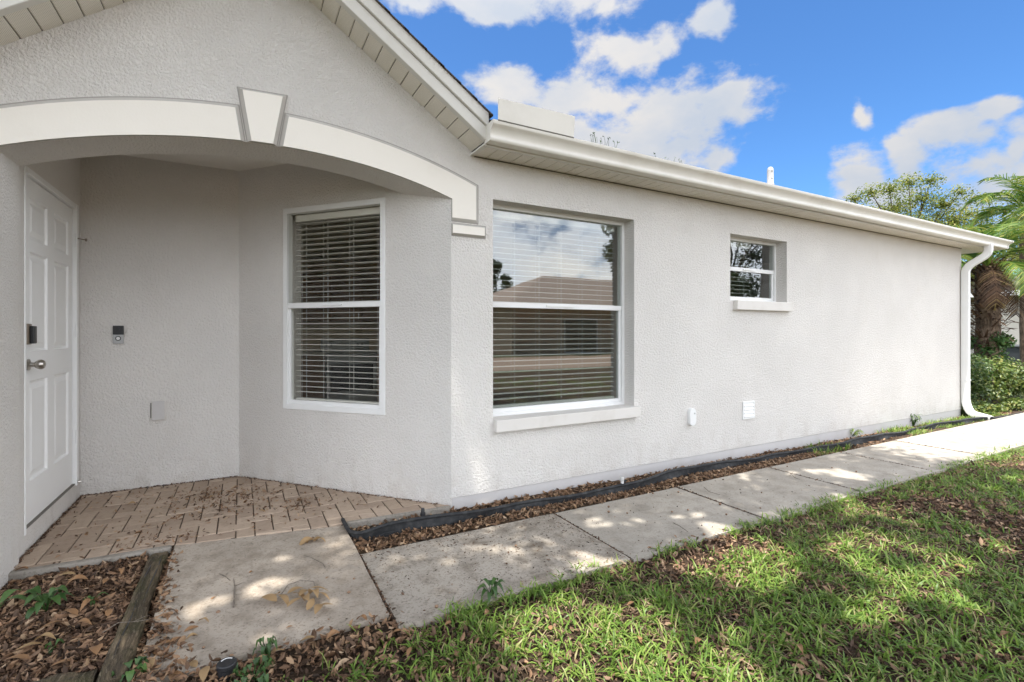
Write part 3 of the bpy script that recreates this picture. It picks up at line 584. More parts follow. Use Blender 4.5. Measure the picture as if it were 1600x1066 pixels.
# downspout
def rrect(a, b, r=.012):
    out = []
    for sx, sy, t0 in ((1, 1, 0), (-1, 1, 90), (-1, -1, 180), (1, -1, 270)):
        for k in range(4): t = R(t0 + k * 30); out.append((sx * (a - r) + r * math.cos(t), sy * (b - r) + r * math.sin(t)))
    return out
def smooth_path(P, r=.07, n=5):
    P = [Vector(p) for p in P]; out = [P[0]]
    for i in range(1, len(P) - 1):
        a = (P[i - 1] - P[i]).normalized(); b = (P[i + 1] - P[i]).normalized(); rr = min(r, (P[i - 1] - P[i]).length * .45, (P[i + 1] - P[i]).length * .45)
        for k in range(n + 1): t = k / n; out.append((P[i] + a * rr) * (1 - t) ** 2 + P[i] * 2 * t * (1 - t) + (P[i] + b * rr) * t * t)
    return out + [P[-1]]
dp = smooth_path([(9.76, 2.975, 2.55), (9.76, 2.975, 2.40), (9.69, 3.215, 2.22), (9.69, 3.215, .16), (9.69, 3.16, -.0), (9.62, 2.90, -.045)], .09)
m = M(); m.sweep(dp, rrect(.036, .048), (1, 0, 0)); ds = part('downspout', m, MAT['white'], smooth=True)
m = M(); m.sweep([dp[-1] + (dp[-1] - dp[-2]).normalized() * .0012, dp[-1] + (dp[-1] - dp[-2]).normalized() * .002], rrect(.032, .044), (1, 0, 0)); part('outlet', m, MAT['black'], ds)
for z in (1.62, .5):
    m = M(); m.box(9.645, 9.735, 3.16, 3.272, z, z + .006); part('seam', m, MAT['white'], ds)
# roof
rm = M(); th = math.atan(.677)
def course(m, fn, ex=.145, n=10, t=.012):
    for k in range(n):
        a, b = k * ex, (k + 1) * ex + .04; (p, q), (r_, s_) = fn(a), fn(b); lift = t
        m.add([p + (0,) if len(p) == 2 else p, q, s_, r_] + [(v[0], v[1], v[2] + h) for v, h in ((p, .011), (q, .011), (s_, .004), (r_, .004))], [(0, 1, 2, 3), (4, 5, 6, 7), (0, 1, 5, 4), (1, 2, 6, 5), (2, 3, 7, 6), (3, 0, 4, 7)])
def gable(sgn, slope, xe):
    L_ = abs(xe - APX); n = int(L_ / .13) + 1
    def f(a):
        x = xe - sgn * a * .9
        if (x - APX) * sgn < 0: x = APX
        z = zw(x) + .172; return ((x, FY - .05, z), (x, 6.2, z))
    course(rm, f, .13 , n)
gable(1, .677, 1.50); gable(-1, .764, -1.85)
def mainf(a):
    y = 2.96 + a * .92; z = 2.662 + (y - 2.96) * .405; xl = 1.5 if y < 3.5 else -6; return ((xl, y, z), (10.40 - (y - 2.96), y, z))
course(rm, mainf, .16, 33)
def sidef(a):
    d = a * .92; z = 2.662 + d * .405; x = 10.40 - d; return ((x, 2.96 + d, z), (x, 11.2, z))
course(rm, sidef, .16, 31)
yr = 2.96 + 33 * .16 * .92; zr = 2.662 + (yr - 2.96) * .405
rm.quad((-6, yr, zr), (10.4 - (yr - 2.96), yr, zr), (10.4 - (yr - 2.96), 13.1, 2.4), (-6, 13.1, 2.4)); rm.quad((-6, 3.2, 2.55), (-1.75, 3.2, 2.55), (-1.75, 3.9, 3.05), (-6, 3.9, 3.05))
part('roof', rm, MAT['shingle'])
# plumbing vent on the roof
m = M(); m.lathe([(.052, 3.35), (.052, 3.62), (.058, 3.63), (.058, 3.66), (.05, 3.67), (.05, 3.87), (.046, 3.91), (.03, 3.935), (.004, 3.94)], (7.6, 5.0, 0), 18)
vp = part('vent_pipe', m, MAT['silver'], smooth=True)
m = M()
for z, t in ((3.86, -.5), (3.74, -.5)): m.lathe([(.011, 0), (.011, .003)], (7.6 - .025, 5.0 - .0475, z), 10, axis='y')
part('vent_hole', m, MAT['black'], vp)

# ---- windows
def pbox(P, s0, s1, z0, z1, w0, w1, m): m.box(s0, s1, w0, w1, z0, z1, lambda a, b, c: P(a, c, b))
def window(P, rc, rec, fw, mid, gl, glup, flange=0, label=None):
    s0, s1, z0, z1 = rc; m = M(); f0, f1 = rec, rec + .06
    for a in ((s0 - flange, s0 + fw, z0 - flange, z1 + flange), (s1 - fw, s1 + flange, z0 - flange, z1 + flange), (s0 + fw, s1 - fw, z0 - flange, z0 + fw), (s0 + fw, s1 - fw, z1 - fw, z1 + flange)):
        pbox(P, *a, f0, f1, m)
    win = part('window', m, MAT['white'], bevel=.002, label=label)
    m = M(); pbox(P, s0 + fw, s1 - fw, mid - .022, mid + .02, rec + .006, rec + .045, m); part('meeting_rail', m, MAT['white'], win, bevel=.002)
    m = M(); sw = .022  # lower sash
    pbox(P, s0 + fw, s0 + fw + sw, z0 + fw, mid - .022, rec + .018, rec + .05, m); pbox(P, s1 - fw - sw, s1 - fw, z0 + fw, mid - .022, rec + .018, rec + .05, m)
    pbox(P, s0 + fw + sw, s1 - fw - sw, z0 + fw, z0 + fw + .03, rec + .018, rec + .05, m); part('sash', m, MAT['white'], win, bevel=.0015)
    m = M(); pbox(P, s0 + fw, s1 - fw, mid + .02, z1 - fw, rec + .02, rec + .024, m); part('pane', m, glup, win)
    m = M(); pbox(P, s0 + fw + sw, s1 - fw - sw, z0 + fw + .03, mid - .022, rec + .03, rec + .034, m); part('pane', m, gl, win)
    m = M(); pbox(P, s0 + .4 * (s1 - s0), s0 + .6 * (s1 - s0), mid - .006, mid + .004, rec - .004, rec + .006, m); part('sash_lock', m, MAT['white'], win)
    return win
wA = window(PA, WA, -.008, .03, 1.452, MAT['glass_clear'], MAT['glass_clear'], .012, 'porch window with flush white frame')
wB = window(PF, W1, .125, .03, 1.452, MAT['glass'], MAT['glass'], 0, 'large recessed window with white frame')
wC = window(PF, W2, .125, .03, 1.905, MAT['glass'], MAT['glass'], 0, 'small high recessed window')
m = M(); m.box(1.650, 3.068, Y0 - .05, Y0 + .1235, .492, .583); part('sill', m, MAT['sill'], wB, bevel=.006, seg=2)
m = M(); m.box(4.372, 5.306, Y0 - .05, Y0 + .1235, 1.463, 1.558); part('sill', m, MAT['sill'], wC, bevel=.006, seg=2)
# ---- six-panel door
def door():
    m = M(); y0, y1, z0, z1 = DR; w0 = .012
    pbox(PL, y0, y0 + .022, z0 - .03, z1, -.004, .12, m); pbox(PL, y1 - .048, y1, z0 - .012, z1, -.012, .12, m); pbox(PL, y0 + .022, y1 - .048, z1 - .036, z1, -.008, .12, m)
    fr = part('door_frame', m, MAT['door'], bevel=.003)
    a0, a1, c0, c1 = y0 + .026, y1 - .052, z0 + .006, z1 - .042; W = a1 - a0
    sx = [(.105, .43), (.57, .895)]; rows = [(.37, .95), (1.125, 1.705), (1.785, 2.02)]
    holes = [[(a0 + W * p, r0), (a0 + W * q, r0), (a0 + W * q, r1), (a0 + W * p, r1)] for p, q in sx for r0, r1 in rows]
    m = M(); m.prism([(a0, c0), (a1, c0), (a1, c1), (a0, c1)], PL, w0, w0 + .04, holes)
    d = part('door', m, MAT['door'], bevel=.0025)
    for p, q in sx:
        for r0, r1 in rows:
            s0, s1 = a0 + W * p, a0 + W * q; m = M(); n = 4
            loops = [(0, w0 + .002), (.006, w0 + .012), (.022, w0 + .013), (.05, w0 + .004)]
            vs = []
            for o_, ww in loops: vs += [PL(s0 + o_, r0 + o_, ww), PL(s1 - o_, r0 + o_, ww), PL(s1 - o_, r1 - o_, ww), PL(s0 + o_, r1 - o_, ww)]
            fs = [(l * 4 + k, l * 4 + (k + 1) % 4, l * 4 + 4 + (k + 1) % 4, l * 4 + 4 + k) for l in range(3) for k in range(4)] + [(12, 13, 14, 15)]
            m.add(vs, fs); part('raised_panel', m, MAT['door'], d)
    ky = a0 + .065
    m = M(); m.lathe([(.0, 0), (.034, 0), (.034, -.008), (.014, -.014), (.012, -.035)], PL(ky, 1.045, 0)[:0] or (LX - w0, ky, 1.045), 16, axis='x') if False else None
    m = M(); m.lathe([(.033, 0), (.033, .008), (.014, .014), (.012, .03), (.02, .036), (.028, .048), (.029, .06), (.022, .073), (.006, .079)], (LX - w0, ky, 1.048), 18, axis='x'); part('knob', m, MAT['nickel'], d, smooth=True)
    m = M(); m.box(LX - w0, LX - w0 + .012, ky - .03, ky + .03, 1.165, 1.285); lk = part('smart_lock', m, MAT['bronze'], d, bevel=.008, seg=2)
    m = M(); m.box(LX - w0 + .0121, LX - w0 + .034, ky - .018, ky + .03, 1.17, 1.272); part('keypad', m, MAT['black'], d, bevel=.006, seg=2)
    m = M(); m.box(LX - .012, LX + .016, DR[0] + .03, a1, DR[2] - .006, DR[2] + .004) if False else m.box(LX - .05, LX + .002, DR[0] + .022, DR[1] - .048, DR[2] - .001, DR[2] + .0055); part('threshold', m, MAT['joint'], d)
    for z in (1.86, 1.2, .42):
        m = M(); m.lathe([(.007, z), (.007, z + .1)], (LX + .008, a1 + .006, 0), 10); m.box(LX - .004, LX + .003, a1 + .008, a1 + .04, z, z + .1); part('hinge', m, MAT['white'], d)
    m = M(); m.tube([(LX + .01, a1 + .012, 1.925), (LX + .055, a1 + .03, 1.92)], .004, 8); m.lathe([(.011, 0), (.011, .01)], (LX + .054, a1 + .03, 1.92), 10, axis='x'); part('door_stop', m, MAT['bronze'], d)
    m = M(); m.tube([(LX + .012, a1 + .02, .135), (LX + .03, a1 + .028, .13)], .008, 8); part('door_stop', m, MAT['nickel'], d)
door()

# ---- rooms behind the panes
m = M(); m.prism([(1.45, 3.48), (9.5, 3.48), (9.5, 10.8), (-5.8, 10.8), (-5.8, 5.02), (.15, 5.02)], lambda u, v, w: (u, v, .03 - w), 0, .1); part('room_floor', m, MAT['room_floor'])
m = M(); m.box(1.2, 9.5, Y0 + .21, 10.8, 2.45, 2.5); m.box(-5.8, 1.2, 5.02, 10.8, 2.45, 2.5); m.prism([(.15, 5.02), (1.2, 3.8), (1.2, 5.02)], lambda u, v, w: (u, v, 2.45 + w), 0, .05); part('room_ceiling', m, MAT['room_ceiling'])
m = M(); m.box(.75, 2.75, 8.71, 8.8, .03, 2.45); part('partition', m, MAT['room'])
m = M(); m.box(4.02, 4.14, Y0 + .2, 10.8, .03, 2.45); part('partition', m, MAT['room'])
m = M(); m.box(-1.0, -.9, 5.02, 10.8, .03, 2.45); part('partition', m, MAT['room'])
m = M(); m.box(4.14, 9.5, 5.4, 5.5, .03, 2.45); part('partition', m, MAT['room'])
m = M(); m.box(2.95, 3.95, 10.88, 10.89, .1, 2.2); part('pane', m, MAT['glass_clear'])
# kitchen
cab = thing('wall_cabinet', (2.0, 8.2, 1.4), 'dark brown wall cabinets seen through the porch window above the range', 'cabinet')
m = M(); m.box(.78, 2.72, 8.35, 8.7, 1.4, 2.15); link('body', m.mesh('body', MAT['cabinet']), cab)
for k in range(4):
    m = M(); m.box(.79 + k * .485, .79 + k * .485 + .47, 8.33, 8.348, 1.41, 2.14); link('cabinet_door', m.mesh('cabinet_door', MAT['cabinet'], bevel=.008), cab)
    m = M(); m.box(.79 + k * .485 + .42, .79 + k * .485 + .43, 8.31, 8.332, 1.45, 1.55); link('pull', m.mesh('pull', MAT['nickel']), cab)
base = thing('base_cabinet', (0, 8.2, .03), 'brown base cabinets with a pale counter inside the kitchen', 'cabinet')
m = M(); m.box(.78, 1.15, 8.15, 8.7, .03, .88); m.box(1.95, 2.72, 8.15, 8.7, .03, .88); link('body', m.mesh('body', MAT['cabinet']), base)
m = M(); m.box(.78, 1.15, 8.1, 8.7, .88, .92); m.box(1.95, 2.72, 8.1, 8.7, .88, .92); link('counter', m.mesh('counter', MAT['room_ceiling']), base)
rg = thing('kitchen_range', (1.55, 8.2, .03), 'steel kitchen range with a control panel inside behind the porch blind', 'range')
m = M(); m.box(1.16, 1.94, 8.08, 8.7, .03, .9); link('body', m.mesh('body', MAT['steel'], bevel=.01), rg)
m = M(); m.box(1.16, 1.94, 8.62, 8.7, .9, 1.13); link('control_panel', m.mesh('control_panel', MAT['steel'], bevel=.006), rg)
m = M(); m.box(1.22, 1.88, 8.06, 8.079, .3, .72); link('oven_door', m.mesh('oven_door', MAT['black'], bevel=.006), rg)
for k in range(4):
    m = M(); m.lathe([(.02, 0), (.02, -.025)], (1.24 + k * .075 + (.35 if k > 1 else 0), 8.619, 1.02), 12, axis='y'); link('dial', m.mesh('dial', MAT['black']), rg)

# ---- blinds: each a thing hanging behind its pane
def blind(P, s0, s1, ztop, zbot, w, label, tilt, pitch=.0435, cords=(.08, .33, .62, .92)):
    c = P((s0 + s1) / 2, zbot, w); b = thing('window_blind', c, label, 'blind', 'white slatted blinds inside the house windows')
    m = M(); pbox(P, s0, s1, ztop - .055, ztop, w - .03, w + .03, m); link('headrail', m.mesh('headrail', MAT['slat'], .004), b)
    m = M(); pbox(P, s0, s1, zbot, zbot + .022, w - .026, w + .026, m); link('bottom_rail', m.mesh('bottom_rail', MAT['slat'], .004), b)
    z = ztop - .075; d = .0215; ca, sa = math.cos(tilt), math.sin(tilt); me = None; z00 = z; x00 = None
    while z > zbot + .05:
        if me is None:
            m = M(); r_ = [(-d, -.0014), (0, .0012), (d, -.0014), (d, .0014), (0, .0042), (-d, .0014)]
            r_ = [(a * ca - q * sa, a * sa + q * ca) for a, q in r_]
            vs = [P(ss, z + q, w + a) for ss in (s0 + .004, s1 - .004) for a, q in r_]; m.add(vs, [(i, (i + 1) % 6, 6 + (i + 1) % 6, 6 + i) for i in range(6)] + [(0, 1, 2, 3, 4, 5), (11, 10, 9, 8, 7, 6)])
            me = m.mesh('slat', MAT['slat']); dz = 0
        o = link('slat', me, b); o.location.z += z - z00; o.rotation_euler = (0, 0, 0); z -= pitch
    for f in cords:
        ss = s0 + (s1 - s0) * f; m = M()
        for dw in (-.026, .026): m.tube([P(ss, ztop - .05, w + dw), P(ss, zbot + .02, w + dw)], .0011, 4)
        m.tube([P(ss + .02, ztop - .05, w - .001), P(ss + .02, zbot + .02, w - .001)], .0009, 4)
        link('ladder_cord', m.mesh('ladder_cord', MAT['cord']), b)
    return b
blind(PA, WA[0] + .045, WA[1] - .035, WA[3] - .03, WA[2] + .045, .095, 'white slatted blind behind the porch window glass', R(-4))
blind(PF, W1[0] + .035, W1[1] - .045, W1[3] - .02, W1[2] + .05, .235, 'widest white slatted blind, behind the large recessed window', R(6), cords=(.04, .2, .38, .55, .72, .88))
blind(PF, W2[0] + .03, W2[0] + .62, W2[3] - .02, W2[2] + .03, .235, 'short narrow blind behind the small high window', R(6), cords=(.15, .8))

# ---- fittings on the walls
o = thing('doorbell', (-.834, 4.83, 1.146), 'black and silver video doorbell with a ring button beside the white door', 'doorbell')
m = M(); m.box(-.868, -.801, 4.806, 4.83, 1.146, 1.216); link('face_plate', m.mesh('face_plate', MAT['silver'], .005, seg=2), o)
m = M(); m.box(-.868, -.801, 4.805, 4.83, 1.2165, 1.286); link('camera_panel', m.mesh('camera_panel', MAT['black'], .005, seg=2), o)
m = M(); m.lathe([(.012, 4.8055), (.014, 4.803), (.0175, 4.803), (.0185, 4.8058)], (-.834, 0, 1.187), 20, axis='y'); link('button_ring', m.mesh('button_ring', MAT['black']), o)
m = M(); m.lathe([(.0118, 4.8055), (.0118, 4.8015), (.008, 4.801)], (-.834, 0, 1.187), 18, axis='y'); link('button', m.mesh('button', MAT['white']), o)
m = M(); m.lathe([(.011, 4.8045), (.011, 4.802), (.004, 4.801)], (-.834, 0, 1.262), 16, axis='y'); link('lens', m.mesh('lens', MAT['black']), o)
o = thing('outlet_cover', (-.58, 4.83, .527), 'blank grey utility cover plate low on the porch back wall', 'cover plate')
m = M(); m.box(-.626, -.533, 4.812, 4.83, .527, .689); link('plate', m.mesh('plate', MAT['sill'], .004, seg=2), o)
m = M(); m.box(-.620, -.539, 4.803, 4.8118, .533, .683); link('lid', m.mesh('lid', MAT['foundation'], .003, seg=2), o)
m = M(); m.box(-.633, -.6262, 4.82, 4.83, .55, .67); link('hinge', m.mesh('hinge', MAT['joint']), o)
o = thing('wall_vent', (4.6, Y0, .34), 'square white louvered vent cover low on the long wall', 'vent')
m = M(); m.prism([(4.508, .337), (4.698, .337), (4.698, .519), (4.508, .519)], PF, -.014, .0, [[(4.526, .355), (4.68, .355), (4.68, .501), (4.526, .501)]]); link('frame', m.mesh('frame', MAT['white'], .002), o)
m = M(); m.box(4.526, 4.68, Y0 - .0015, Y0, .355, .501); link('back_plate', m.mesh('back_plate', MAT['joint']), o)
for k in range(4):
    z = .36 + k * .0365; m = M(); m.prism([(-.018, z), (-.0165, z - .003), (-.003, z + .031), (-.0045, z + .034)], lambda u, v, w: (4.527 + w, Y0 + u, v), 0, .152); link('louver', m.mesh('louver', MAT['white']), o)
o = thing('hose_box', (3.75, Y0, .347), 'small white rounded pipe cover on the wall beside the square vent', 'pipe cover')
def capsule(x0, x1, z0, z1, n=10):
    r = (x1 - x0) / 2; cx = (x0 + x1) / 2
    return [(cx + r * math.cos(t), z0 + r + r * math.sin(t)) for t in np.linspace(math.pi, math.tau, n)] + [(cx + r * math.cos(t), z1 - r + r * math.sin(t)) for t in np.linspace(0, math.pi, n)]
m = M(); m.prism(capsule(3.707, 3.79, .347, .514), PF, -.035, 0); link('shell', m.mesh('shell', MAT['white'], .012, True, 3), o)
m = M(); m.lathe([(.007, Y0 - .036), (.007, Y0 - .042)], (3.765, 0, .465), 10, axis='y'); link('screw', m.mesh('screw', MAT['grey_plastic']), o)

# ------------------------------------------------------------------ garden hardware
o = thing('landscape_edging', (4, 3.03, -.05), 'wavy black plastic edging strip between the path and the wall', 'edging')
r_ = random.Random(4); pts = [(.585, 3.36, .012), (.583, 3.25, .012), (.584, 3.13, .012), (.63, 3.075, .014)]
x = .8
while x < 9.6:
    y = 3.035 + .035 * math.sin(x * 1.7 + .8) + .018 * math.sin(x * 4.1) - .05 * max(0, (x - 6) / 4); pts.append((x, y, .034 + .014 * math.sin(x * 2.3) - .045 * max(0, (x - 1.5) / 8))); x += .17
pts += [(9.75, 2.9, -.03), (10.2, 2.88, -.035), (10.8, 2.9, -.035)]
sp_ = smooth_path(pts, .06, 3)
m = M(); m.sweep(sp_, [(-.003, -.09), (.003, -.09), (.003, -.012), (-.003, -.012)], (0, 1, 0)) if False else None
m = M()
n = len(sp_); vs = []
for i, p in enumerate(sp_):
    d = (sp_[min(i + 1, n - 1)] - sp_[max(i - 1, 0)]); d.z = 0; d.normalize(); q = Vector((-d.y, d.x, 0)); lean = .012 * math.sin(i * .37)
    for a, h in ((.003, -.1), (.003 + .003, -.06), (.003, -.058), (.0025 + lean, -.012), (-.0025 + lean, -.012), (-.003, -.058), (-.006, -.06), (-.003, -.1)): vs.append(p + q * a + Vector((0, 0, h)))
m.add(vs, [(i * 8 + k, i * 8 + (k + 1) % 8, i * 8 + 8 + (k + 1) % 8, i * 8 + 8 + k) for i in range(n - 1) for k in range(8)]); link('strip', m.mesh('strip', MAT['edging'], smooth=True), o)
m = M(); m.tube([p + Vector((0, 0, -.006)) + Vector((0, .012 * math.sin(i * .37), 0)) for i, p in enumerate(sp_)], .0125, 8); link('top_bead', m.mesh('top_bead', MAT['edging'], smooth=True), o)
o = thing('sprinkler_riser', (1.035, 3.06, -.04), 'black and white sprinkler riser behind the edging near the porch corner', 'sprinkler')
m = M(); m.lathe([(.012, -.1), (.012, .015), (.016, .016), (.016, .04), (.013, .043)], (1.035, 3.075, 0), 14); link('pipe', m.mesh('pipe', MAT['white'], smooth=True), o)
m = M(); m.lathe([(.0165, .0435), (.0165, .062), (.012, .066), (.011, .088), (.008, .092)], (1.035, 3.075, 0), 14); link('nozzle', m.mesh('nozzle', MAT['black'], smooth=True), o)
o = thing('drip_valve', (2.68, 3.0, -.04), 'small grey green irrigation valve standing in the middle of the black edging', 'valve')
m = M(); m.lathe([(.008, -.06), (.008, .03), (.012, .031), (.012, .048), (.006, .05)], (2.66, 3.0, 0), 12); link('stem', m.mesh('stem', MAT['white'], smooth=True), o)
m = M(); m.lathe([(.016, .0505), (.018, .056), (.018, .078), (.014, .084)], (2.655, 3.0, 0), 12); link('cap', m.mesh('cap', MAT['grey_plastic'], smooth=True), o)
m = M(); m.tube([(2.672, 3.0, .04), (2.70, 3.01, .042), (2.705, 3.01, .052)], .009, 8); link('side_port', m.mesh('side_port', MAT['edging'], smooth=True), o)
def timber(name, a, b, w, h, label):
    a, b = Vector(a), Vector(b); d = (b - a); L_ = d.length; d.normalize(); s = Vector((-d.y, d.x, 0)); o = thing(name, (a + b) / 2, label, 'timber', 'old timbers edging the mulch bed'); m = M(); r = random.Random(int(L_ * 97)); nn = 26; vs = []
    prof = [(-.5, -1), (-.5, -.25), (-.44, -.05), (-.2, 0), (.05, -.02), (.28, .01), (.42, -.06), (.5, -.25), (.5, -1)]
    for i in range(nn + 1):
        t = i / nn; p = a + d * (L_ * t)
        for x, z in prof:
            ch = -.022 if (x > .3 and .45 < t < .9) else 0
            vs.append(p + s * (-x * w * (1 + .04 * math.sin(t * 9)) + r.uniform(-.0025, .0025) + ch * -.4) + Vector((0, 0, z * h + r.uniform(-.003, .003) + ch * r.uniform(.4, 1) - (.012 if t > .96 or t < .03 else 0))))
    k = len(prof); m.add(vs, [(i * k + j, i * k + j + 1, (i + 1) * k + j + 1, (i + 1) * k + j) for i in range(nn) for j in range(k - 1)] + [tuple(range(k)), tuple(range(nn * k, nn * k + k))[::-1]])
    link('beam', m.mesh('beam', MAT['timber'], smooth=True), o)
    c = M()
    for t0, t1, x in ((.1, .5, -.12), (.45, .97, .22), (.62, .9, -.2)):
        q = [a + d * (L_ * (t0 + (t1 - t0) * f)) + s * (-x * w + .004 * math.sin(f * 7)) + Vector((0, 0, .0015)) for f in np.linspace(0, 1, 7)]
        for i in range(6):
            wd = .0028 * math.sin((i + .5) / 6 * math.pi); c.quad(q[i] - s * wd, q[i + 1] - s * wd, q[i + 1] + s * wd, q[i] + s * wd)
    link('crack', c.mesh('crack', MAT['black']), o)
timber('landscape_timber', (-.412, 2.235, .004), (-.402, 3.395, .004), .088, .085, 'mossy old timber between the mulch bed and the path slab')
timber('landscape_timber', (-1.5, 2.33, -.0), (-.47, 2.335, -.012), .085, .085, 'old timber crossing the near end of the mulch bed')
o = thing('irrigation_cap', (-.047, 2.13, -.05), 'black round sprinkler head with a white arc mark among the leaves', 'sprinkler')
m = M(); m.lathe([(.03, -.06), (.03, -.02), (.034, -.019), (.034, -.002), (.03, .0), (.012, .0005)], (-.047, 2.13, 0), 22); link('cap', m.mesh('cap', MAT['black'], .003), o)
m = M(); pr = [(-.047 + rr * math.cos(t), 2.13 + rr * math.sin(t)) for rr, ts in ((.023, np.linspace(.6, 2.6, 9)), (.019, np.linspace(2.6, .6, 9))) for t in ts]; m.prism(pr, lambda u, v, w: (u, v, .0015 - w), 0, .002); link('arc_mark', m.mesh('arc_mark', MAT['white']), o)

# ------------------------------------------------------------------ litter, leaves, twigs
def scatter(n, x0, x1, y0, y1, keep):
    x = rng.uniform(x0, x1, n); y = rng.uniform(y0, y1, n); k = keep(x, y); return x[k], y[k]
def litter(name, x, y, z, smin, smax, mat, kind_label, up=.75, layers=.03, asp=.42):
    n = len(x); p = np.stack([x, y, z + rng.uniform(.0, layers, n)], 1); nr = rng.normal(0, .42, (n, 3)); nr[:, 2] += up
    me = leaf_mesh(name, p, nr, rng.uniform(smin, smax, n) * (1 + .5 * (rng.random(n) > .9)), asp, mat, .28)
    return link(name, me, label=kind_label, kind='stuff')
x, y = scatter(32000, -2.2, -.45, 2.36, 3.43, lambda x, y: (x < -.455))
litter('leaf_litter', x, y, lbed_z(x, y), .009, .042, MAT['litter_dark'], 'dense brown mulch and dead leaves filling the bed before the porch', .6, .032, .34)
x, y = scatter(3200, -2.0, -.45, 2.36, 3.43, lambda x, y: (x < -.455))
litter('leaf_litter', x, y, lbed_z(x, y) + .022, .018, .05, MAT['litter'], 'curled tan leaves lying on top of the dark mulch bed', .7, .014, .42)
x, y = scatter(2200, -.37, -.12, 2.16, 3.42, lambda x, y: rng.random(len(x)) < np.clip(1.1 - (x + .36) / (.05 + .13 * vnoise(x, y, 3, 21) * np.clip((3.6 - y), .3, 1.3)), 0, 1))
litter('leaf_litter', x, y, np.where(x < -.345, -.05, -.028), .014, .04, MAT['litter'], 'drift of brown leaves along the right side of the mossy timber', .8, .02)
x, y = scatter(10500, .6, 11, 2.87, 3.27, lambda x, y: rng.random(len(x)) < np.where(x < 5, 1, .55))
litter('leaf_litter', x, y, bed_z(x, y), .018, .046, MAT['litter'], 'brown leaf litter in the narrow bed along the wall', .8, .018)
x, y = scatter(3800, .6, 5.4, 2.84, 3.02, lambda x, y: rng.random(len(x)) < np.clip((y - 2.855 - .05 * vnoise(x, y, 2.5, 6)) / .06, 0, 1))
litter('leaf_litter', x, y, np.where(y < 2.865, -.028, -.04), .014, .034, MAT['litter'], 'small reddish leaves caught between the edging and the path', .8, .018)
def lawn_keep(x, y): return y < 2.09 + .07 * vnoise(x, y, 4, 31)
x, y = scatter(52000, -.6, 8, .2, 2.22, lawn_keep)
litter('leaf_litter', x, y, lawn_z(x, y), .012, .04, MAT['litter_dark'], 'brown leaf bits and bark lying between the lawn grass', .8, .014, .36)
x, y = scatter(16000, -.6, 8, .2, 2.22, lambda x, y: lawn_keep(x, y) & (vnoise(x, y, 1.3, 12) + .35 * vnoise(x, y, 4, 13) > .52))
litter('leaf_litter', x, y, lawn_z(x, y) + .006, .015, .045, MAT['litter'], 'reddish dead leaves in bare patches of the lawn', .8, .016)
x, y = scatter(600, -.45, .62, 2.04, 2.24, lambda x, y: (y < 2.21 + .0 * x))
litter('leaf_litter', x, y, np.where(y > 2.195, -.028, -.05), .016, .045, MAT['litter'], 'loose brown leaves along the near edge of the first slab', .8, .02)
# porch crumbs and clusters
cl = [(.02, 4.2, .16, 240), (-.28, 4.35, .13, 160), (.35, 3.86, .1, 90), (-.1, 3.95, .14, 80), (-.4, 4.05, .12, 36), (-.62, 3.8, .2, 60), (-.45, 3.5, .12, 120), (.2, 3.6, .25, 60), (-.8, 4.6, .2, 50), (.5, 3.7, .15, 50)]
xs = np.concatenate([rng.normal(a, r, n) for a, b, r, n in cl] + [rng.uniform(-1.03, .9, 330)]); ys = np.concatenate([rng.normal(b, r * .7, n) for a, b, r, n in cl] + [rng.uniform(3.46, 4.8, 330)])
k = (xs > LX + .02) & (ys < 4.8) & (ys > 3.47 - .05 * (xs > 0)) & ((xs + .015) * .7609 + (ys - 4.83) * .6489 < -.02); xs, ys = xs[k], ys[k]
litter('leaf_litter', xs, ys, np.full(len(xs), .002), .008, .034, MAT['litter'], 'crumbled dry leaves and oak tassels strewn over the porch pavers', .9, .008, .3)
ex = rng.uniform(-1.03, -.03, 260); litter('leaf_litter', ex, 4.815 - np.abs(rng.normal(0, .012, 260)), np.full(260, .002), .008, .022, MAT['litter_dark'], 'dirt and leaf crumbs along the foot of the porch back wall', .9, .006)
ez = rng.uniform(3.5, 4.8, 260); litter('leaf_litter', LX + .012 + np.abs(rng.normal(0, .012, 260)), ez, np.full(260, .002), .008, .024, MAT['litter_dark'], 'dirt and leaf crumbs along the foot of the door wall', .9, .006)
es = rng.uniform(.05, 1.95, 260); eo = .012 + np.abs(rng.normal(0, .01, 260)); litter('leaf_litter', -.015 + AD.x * es - AN.x * eo, 4.83 + AD.y * es - AN.y * eo, np.full(260, .002), .006, .02, MAT['litter_dark'], 'dirt along the foot of the angled porch wall', .9, .006)
x, y = scatter(900, -.3, 8.5, 2.1, 2.86, lambda x, y: rng.random(len(x)) < np.clip(1.15 - x / 6, .18, 1))
litter('path_debris', x, y, np.full(len(x), -.0285), .005, .015, MAT['litter_dark'], 'tiny seeds and bark crumbs scattered over the path slabs', 1.2, .003, .5)
x, y = scatter(1500, .62, 1.9, 2.1, 2.86, lambda x, y: rng.random(len(x)) < vnoise(x, y, 3, 61) * 1.1)
litter('path_debris', x, y, np.full(len(x), -.0288), .006, .02, MAT['litter_dark'], 'fine dark twiglets and oak tassels sprinkled over the second path slab', 1.6, .002, .16)
# slab joints filled with crumbs
jx_, jy_ = [], []
for q in jx[:6]:
    c_ = 420 if q < 1 else 160; jx_.append(q + rng.normal(0, .006 if q < 1 else .004, c_)); jy_.append(rng.uniform(2.1, 3.36 if q < 1 else 2.86, c_))
jx_ = np.concatenate(jx_); jy_ = np.concatenate(jy_); litter('leaf_litter', jx_, jy_, np.full(len(jx_), -.036), .008, .022, MAT['litter_dark'], 'dead leaf crumbs packed into the path joints', .8, .008)
